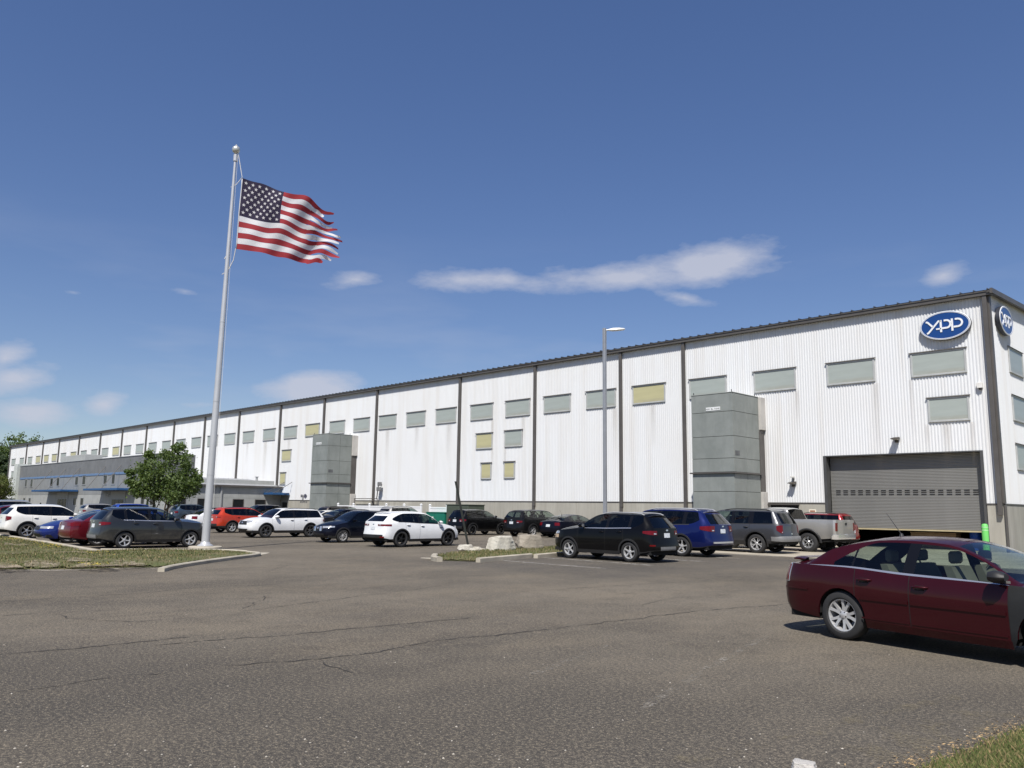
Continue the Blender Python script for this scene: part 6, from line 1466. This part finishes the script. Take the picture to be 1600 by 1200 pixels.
ribbon('gutter', [on_ground(660, 871.5), on_ground(692, 874.5)], .45, .008, M_CONC, .01, .2, lot, .2, 9)
isl2 = [on_ground(688, 872, .08), on_ground(745, 874, .08), on_ground(832, 867, .08), on_ground(905, 861, .08), on_ground(905, 852, .08), on_ground(790, 858, .08), on_ground(725, 861.5, .08), on_ground(682, 865.5, .08)]
structure(turf_sheet('grass_island', isl2, .16, M_TURF))
blades('grass', isl2, 5000, .09, .012, M_BLADE, 'dry tufty grass on the boulder island', lambda x, y: turf_z(x, y, isl2), 21)
for i, (px_, py_, s_) in enumerate([(727, 861.5, .42), (737, 863, .22), (745, 861, .24), (753, 862.5, .2), (762, 863.5, .16), (768, 860.5, .22)]):
    x_, y_ = on_ground(px_, py_); tag(rock('stone', (x_, y_, .04), (s_*1.4, s_*1.6, s_*.55), 30+i, M_RK1, i), ['largest pale stone at the foot of the leaning post', 'small pale stone just right of the leaning post foot', 'pale stone in the grass a little right of the leaning post', 'small stone midway between the leaning post and the boulders', 'smallest stone close to the pale boulder', 'flat stone just behind the left end of the pale boulder'][i], 'stone', 'stones on the island')
x_, y_ = on_ground(733, 861.5); ph_ = 2.80
lpst = empty('leaning_post', (x_, y_, 0)); top_ = Vector((RT.x, RT.y, 0)).normalized()*-.62 + Vector((0, 0, ph_))
dd_ = Vector((RT.x, RT.y, 0)).normalized(); e2 = Vector((-dd_.y, dd_.x, 0)); mb = MB(); rows = []
for k in range(7):
    c_ = top_*(k/6)+Vector((0, 0, .02)); rows.append([tuple(c_+dd_*a+e2*b) for a, b in ((-.045, .03), (-.022, .03), (-.015, -.015), (.015, -.015), (.022, .03), (.045, .03), (.045, .02), (.028, .02), (.02, -.03), (-.02, -.03), (-.028, .02), (-.045, .02), (-.045, .03))])
mb.grid(rows); mb.build('post', plain('dark_green_steel', (0.022, 0.026, 0.022), 0.6, 0.3), lpst)
for k in range(3): MB().lathe([(.012, -.004), (.012, .004), (0, .004)], 8, 0, 'y', tuple(top_*(.92-.09*k)+e2*-.016)).build('bolt_hole', M_GAP, lpst)
tag(lpst, 'dark bare sign post leaning left beside the boulders', 'post')
x_, y_ = on_ground(1262, 1203); tag(rock('stone', (x_+.0, y_-.05, -.02), (.20, .17, .085), 77, rock_mat('grey_stone', (0.42, 0.40, 0.37), (0.55, 0.53, 0.50), (0.22, 0.2, 0.18)), .4), 'pale grey rock poking in at the bottom edge near the lawn', 'stone')

# ================================================================== TREES
M_BARK = plain('bark', (0.10, 0.075, 0.055), 0.9, 0, 0.3, 6, bump=0.5)
def leaf_mat(name, a, b):
    B = NB(name); ge = B.n('ShaderNodeNewGeometry'); B.col(B.ramp(ge.outputs['Random Per Island'], [(0.0, a), (1.0, b)])); B.set(Roughness=0.6)
    tl_ = B.n('ShaderNodeBsdfTranslucent'); tl_.inputs[0].default_value = (b[0]*1.3, b[1]*1.4, b[2]*.8, 1); mx = B.n('ShaderNodeMixShader'); mx.inputs[0].default_value = .3; B.l(B.b.outputs[0], mx.inputs[1]); B.l(tl_.outputs[0], mx.inputs[2]); B.l(mx.outputs[0], B.nt.nodes['Material Output'].inputs['Surface']); return B.mat
L1 = leaf_mat('leaf_green', (0.048, 0.085, 0.020), (0.130, 0.180, 0.050)); L2 = leaf_mat('leaf_yellow_green', (0.06, 0.085, 0.015), (0.13, 0.15, 0.035)); L3 = leaf_mat('leaf_dark', (0.016, 0.034, 0.012), (0.045, 0.070, 0.022))
def tree(name, loc, stems, H, Rr, nleaf, leaf, mat, seed, label, base=.28, cat='tree', group=None, lob=None):
    r_ = random.Random(seed); e = empty(name, (*loc, 0)); tr = MB(); tips = []
    def limb(p, d, L, rad, lvl):
        pts = [p]; q = p
        for k in range(4):
            d = (d + Vector((r_.gauss(0, .13), r_.gauss(0, .13), .06))).normalized(); q = q + d*L/4; pts.append(q)
        tr.tube([tuple(x) for x in pts], [rad*(1-.16*k) for k in range(5)], 6 if lvl < 2 else 4, cap=False)
        if lvl >= 2: tips.extend(pts[2:]); return
        for k in range(5 if lvl == 0 else 4):
            t = r_.uniform(.35, 1); i = min(3, int(t*4)); a = r_.uniform(0, 2*pi); nd = (d*.75 + Vector((cos(a), sin(a), r_.uniform(-.05, .5)))*.9).normalized(); limb(pts[i].lerp(pts[i+1], t*4-i if t < 1 else 1), nd, L*r_.uniform(.45, .7), rad*.5, lvl+1)
        tips.append(pts[-1])
    for s_ in range(stems):
        a = 2*pi*s_/stems+r_.uniform(-.5, .5); sp_ = .12*Rr if stems > 1 else 0
        limb(Vector((cos(a)*sp_, sin(a)*sp_, -.05)), Vector((cos(a)*.28*(stems > 1), sin(a)*.28*(stems > 1), 1)).normalized(), H*r_.uniform(.62, .75), .022*H, 0)
    tr.build('trunk', M_BARK, e, True)
    lobes = lob or [(r_.uniform(-.5, .5)*Rr, r_.uniform(-.5, .5)*Rr, H*r_.uniform(base+.15, .82), Rr*r_.uniform(.38, .62)) for _ in range(12)]
    cl = []
    for t in tips: cl.append((t, .30*Rr*r_.uniform(.5, 1)))
    for (x, y, z, rr_) in lobes:
        for _ in range(12):
            v = Vector((r_.gauss(0, 1), r_.gauss(0, 1), r_.gauss(0, .8))).normalized()*rr_*r_.uniform(.55, 1.0); cl.append((Vector((x, y, z))+v, .36*rr_+.12))
    mb = MB()
    for _ in range(nleaf):
        c, rad = r_.choice(cl); v = Vector((r_.gauss(0, .5), r_.gauss(0, .5), r_.gauss(0, .38)))*rad; p = c+v
        if p.z < base*H*.7: continue
        nn = Vector((r_.gauss(0, 1), r_.gauss(0, 1), r_.gauss(.5, 1))).normalized(); t = nn.orthogonal().normalized(); t = (Matrix.Rotation(r_.uniform(0, 6.3), 3, nn) @ t); b = nn.cross(t); s1 = leaf*r_.uniform(.6, 1.3); s2 = s1*.55
        o = len(mb.v); mb.v += [tuple(p-t*s1), tuple(p-b*s2+nn*.1*s1), tuple(p+t*s1), tuple(p+b*s2+nn*.1*s1)]; mb.f.append((o, o+1, o+2, o+3)); mb.m.append(0)
    mb.build('crown', mat, e); return tag(e, label, cat, group)
def at_px(px_, Y): v = pix(px_, 800); return (v.x*Y/v.y, Y)
tx, ty_ = at_px(254, 27.0); TH = hgt(0, 690, tx, ty_)
uX, uY = Vector((RT.x, RT.y, 0)).normalized()*1.0, 0
def lobpx(lst, X, Y):
    out = []
    for (px_, py_, rpx) in lst:
        dist = Vector((X, Y, 0)).dot(FW)/FW.to_2d().length if False else Vector((X, Y, 0)).dot(Vector((FW.x, FW.y, 0)))
        c = Vector((X, Y, 0)); v0 = pix(px_, py_); k = dist/Vector((v0.x, v0.y, 0)).dot(Vector((FW.x, FW.y, 0))); p = v0*k; out.append((p.x-X, p.y-Y, p.z+EYE, rpx*dist/FPX))
    return out
tree('shade_tree', (tx, ty_), 3, TH*.66, 2.4, 13500, .115, L1, 11, 'leafy green multi-stem tree in front of the office block', .30, lob=lobpx([(277, 699, 9), (257, 726, 16), (256, 712, 8), (282, 708, 14), (236, 710, 9), (228, 728, 11), (206, 752, 8), (308, 746, 8), (271, 724, 18), (291, 722, 14), (299, 738, 11), (238, 722, 12), (238, 740, 19), (262, 745, 21), (285, 752, 19), (225, 752, 14), (212, 760, 10), (246, 765, 20), (270, 770, 18), (294, 764, 13), (222, 770, 10), (205, 738, 7), (304, 757, 9)], tx, ty_))
tx, ty_ = at_px(4, 30.0); tree('small_tree', (tx, ty_), 2, 5.0, 1.9, 6000, .10, L2, 5, 'yellow-green small tree at the far left end of the office', .1, lob=lobpx([(-4, 752, 12), (8, 762, 12), (16, 772, 10), (2, 778, 14), (12, 785, 10), (-8, 768, 14), (14, 757, 5)], tx, ty_))
for i, (px_, hh, yy) in enumerate([(62, 1.5, 31.2), (67.5, 1.0, 31.2), (158, 1.25, 31.2), (170, 1.15, 31.2), (201, 1.2, 31.0), (211, 1.2, 31.0), (229, 1.9, 31.0), (240, 1.8, 31.0), (87, 1.3, 31.3)]):
    x_, y_ = at_px(px_, yy); e = empty('conical_shrub', (x_, y_, 0)); r_ = random.Random(50+i); mb = MB()
    for _ in range(420):
        t = r_.random(); a = r_.uniform(0, 2*pi); rr_ = .34*(1-t)**.8*r_.uniform(.6, 1.05)+.03; p = Vector((rr_*cos(a), rr_*sin(a), .1+hh*t)); s1 = .10*r_.uniform(.6, 1.2); nn = Vector((cos(a), sin(a), r_.gauss(.4, .5))).normalized(); t1 = nn.orthogonal().normalized(); t1 = Matrix.Rotation(r_.uniform(0, 6.3), 3, nn) @ t1; b = nn.cross(t1)
        o = len(mb.v); mb.v += [tuple(p-t1*s1), tuple(p-b*s1*.5), tuple(p+t1*s1), tuple(p+b*s1*.5)]; mb.f.append((o, o+1, o+2, o+3)); mb.m.append(0)
    mb.build('crown', L3, e); MB().tube([(0, 0, 0), (0, 0, hh*.8)], [.05, .02], 6).build('trunk', M_BARK, e)
    tag(e, 'conical evergreen shrub %s' % ['left of the first office canopy, the taller of two', 'left of the first office canopy, the lower of two', 'nearest the second office canopy, first to its right', 'second to the right of the second office canopy', 'third to the right of the second office canopy', 'fourth to the right of the second office canopy', 'before an office window, left of the tree trunks', 'before the office, closest to the tree trunks', 'under the first office canopy'][i], 'shrub', 'shrubs along the office front')
# wood beyond the far end of the warehouse
for i, (px_, py_, Y, mt) in enumerate([(-25, 690, 62, L3), (4, 690, 66, L3), (24, 684, 74, L1), (45, 681, 84, L1), (62, 682, 95, L1), (10, 702, 56, L3), (-45, 683, 70, L3), (78, 684, 108, L1)]):
    x_, y_ = at_px(px_, Y); hh = hgt(0, py_, x_, y_)*.86
    tree('wood_tree', (x_, y_), 1, hh, hh*.36, 8500, .40, mt, 100+i, ['dark tree at the left edge beyond the warehouse end', 'dark tree just left of the far warehouse corner', 'tree whose top shows left over the far roof end', 'tallest green treetop over the far end of the roof', 'treetop right of the tallest one over the far roof', 'low dark tree against the far warehouse corner', 'dark tree reaching in from beyond the left edge', 'rightmost treetop peeping over the far roof'][i], .06, group='trees beyond the warehouse', lob=[(random.Random(i*9+k).uniform(-.32, .32)*hh, random.Random(i*7+k+50).uniform(-.32, .32)*hh, hh*(.16+.74*k/15), hh*(.20-.08*k/15)) for k in range(16)])
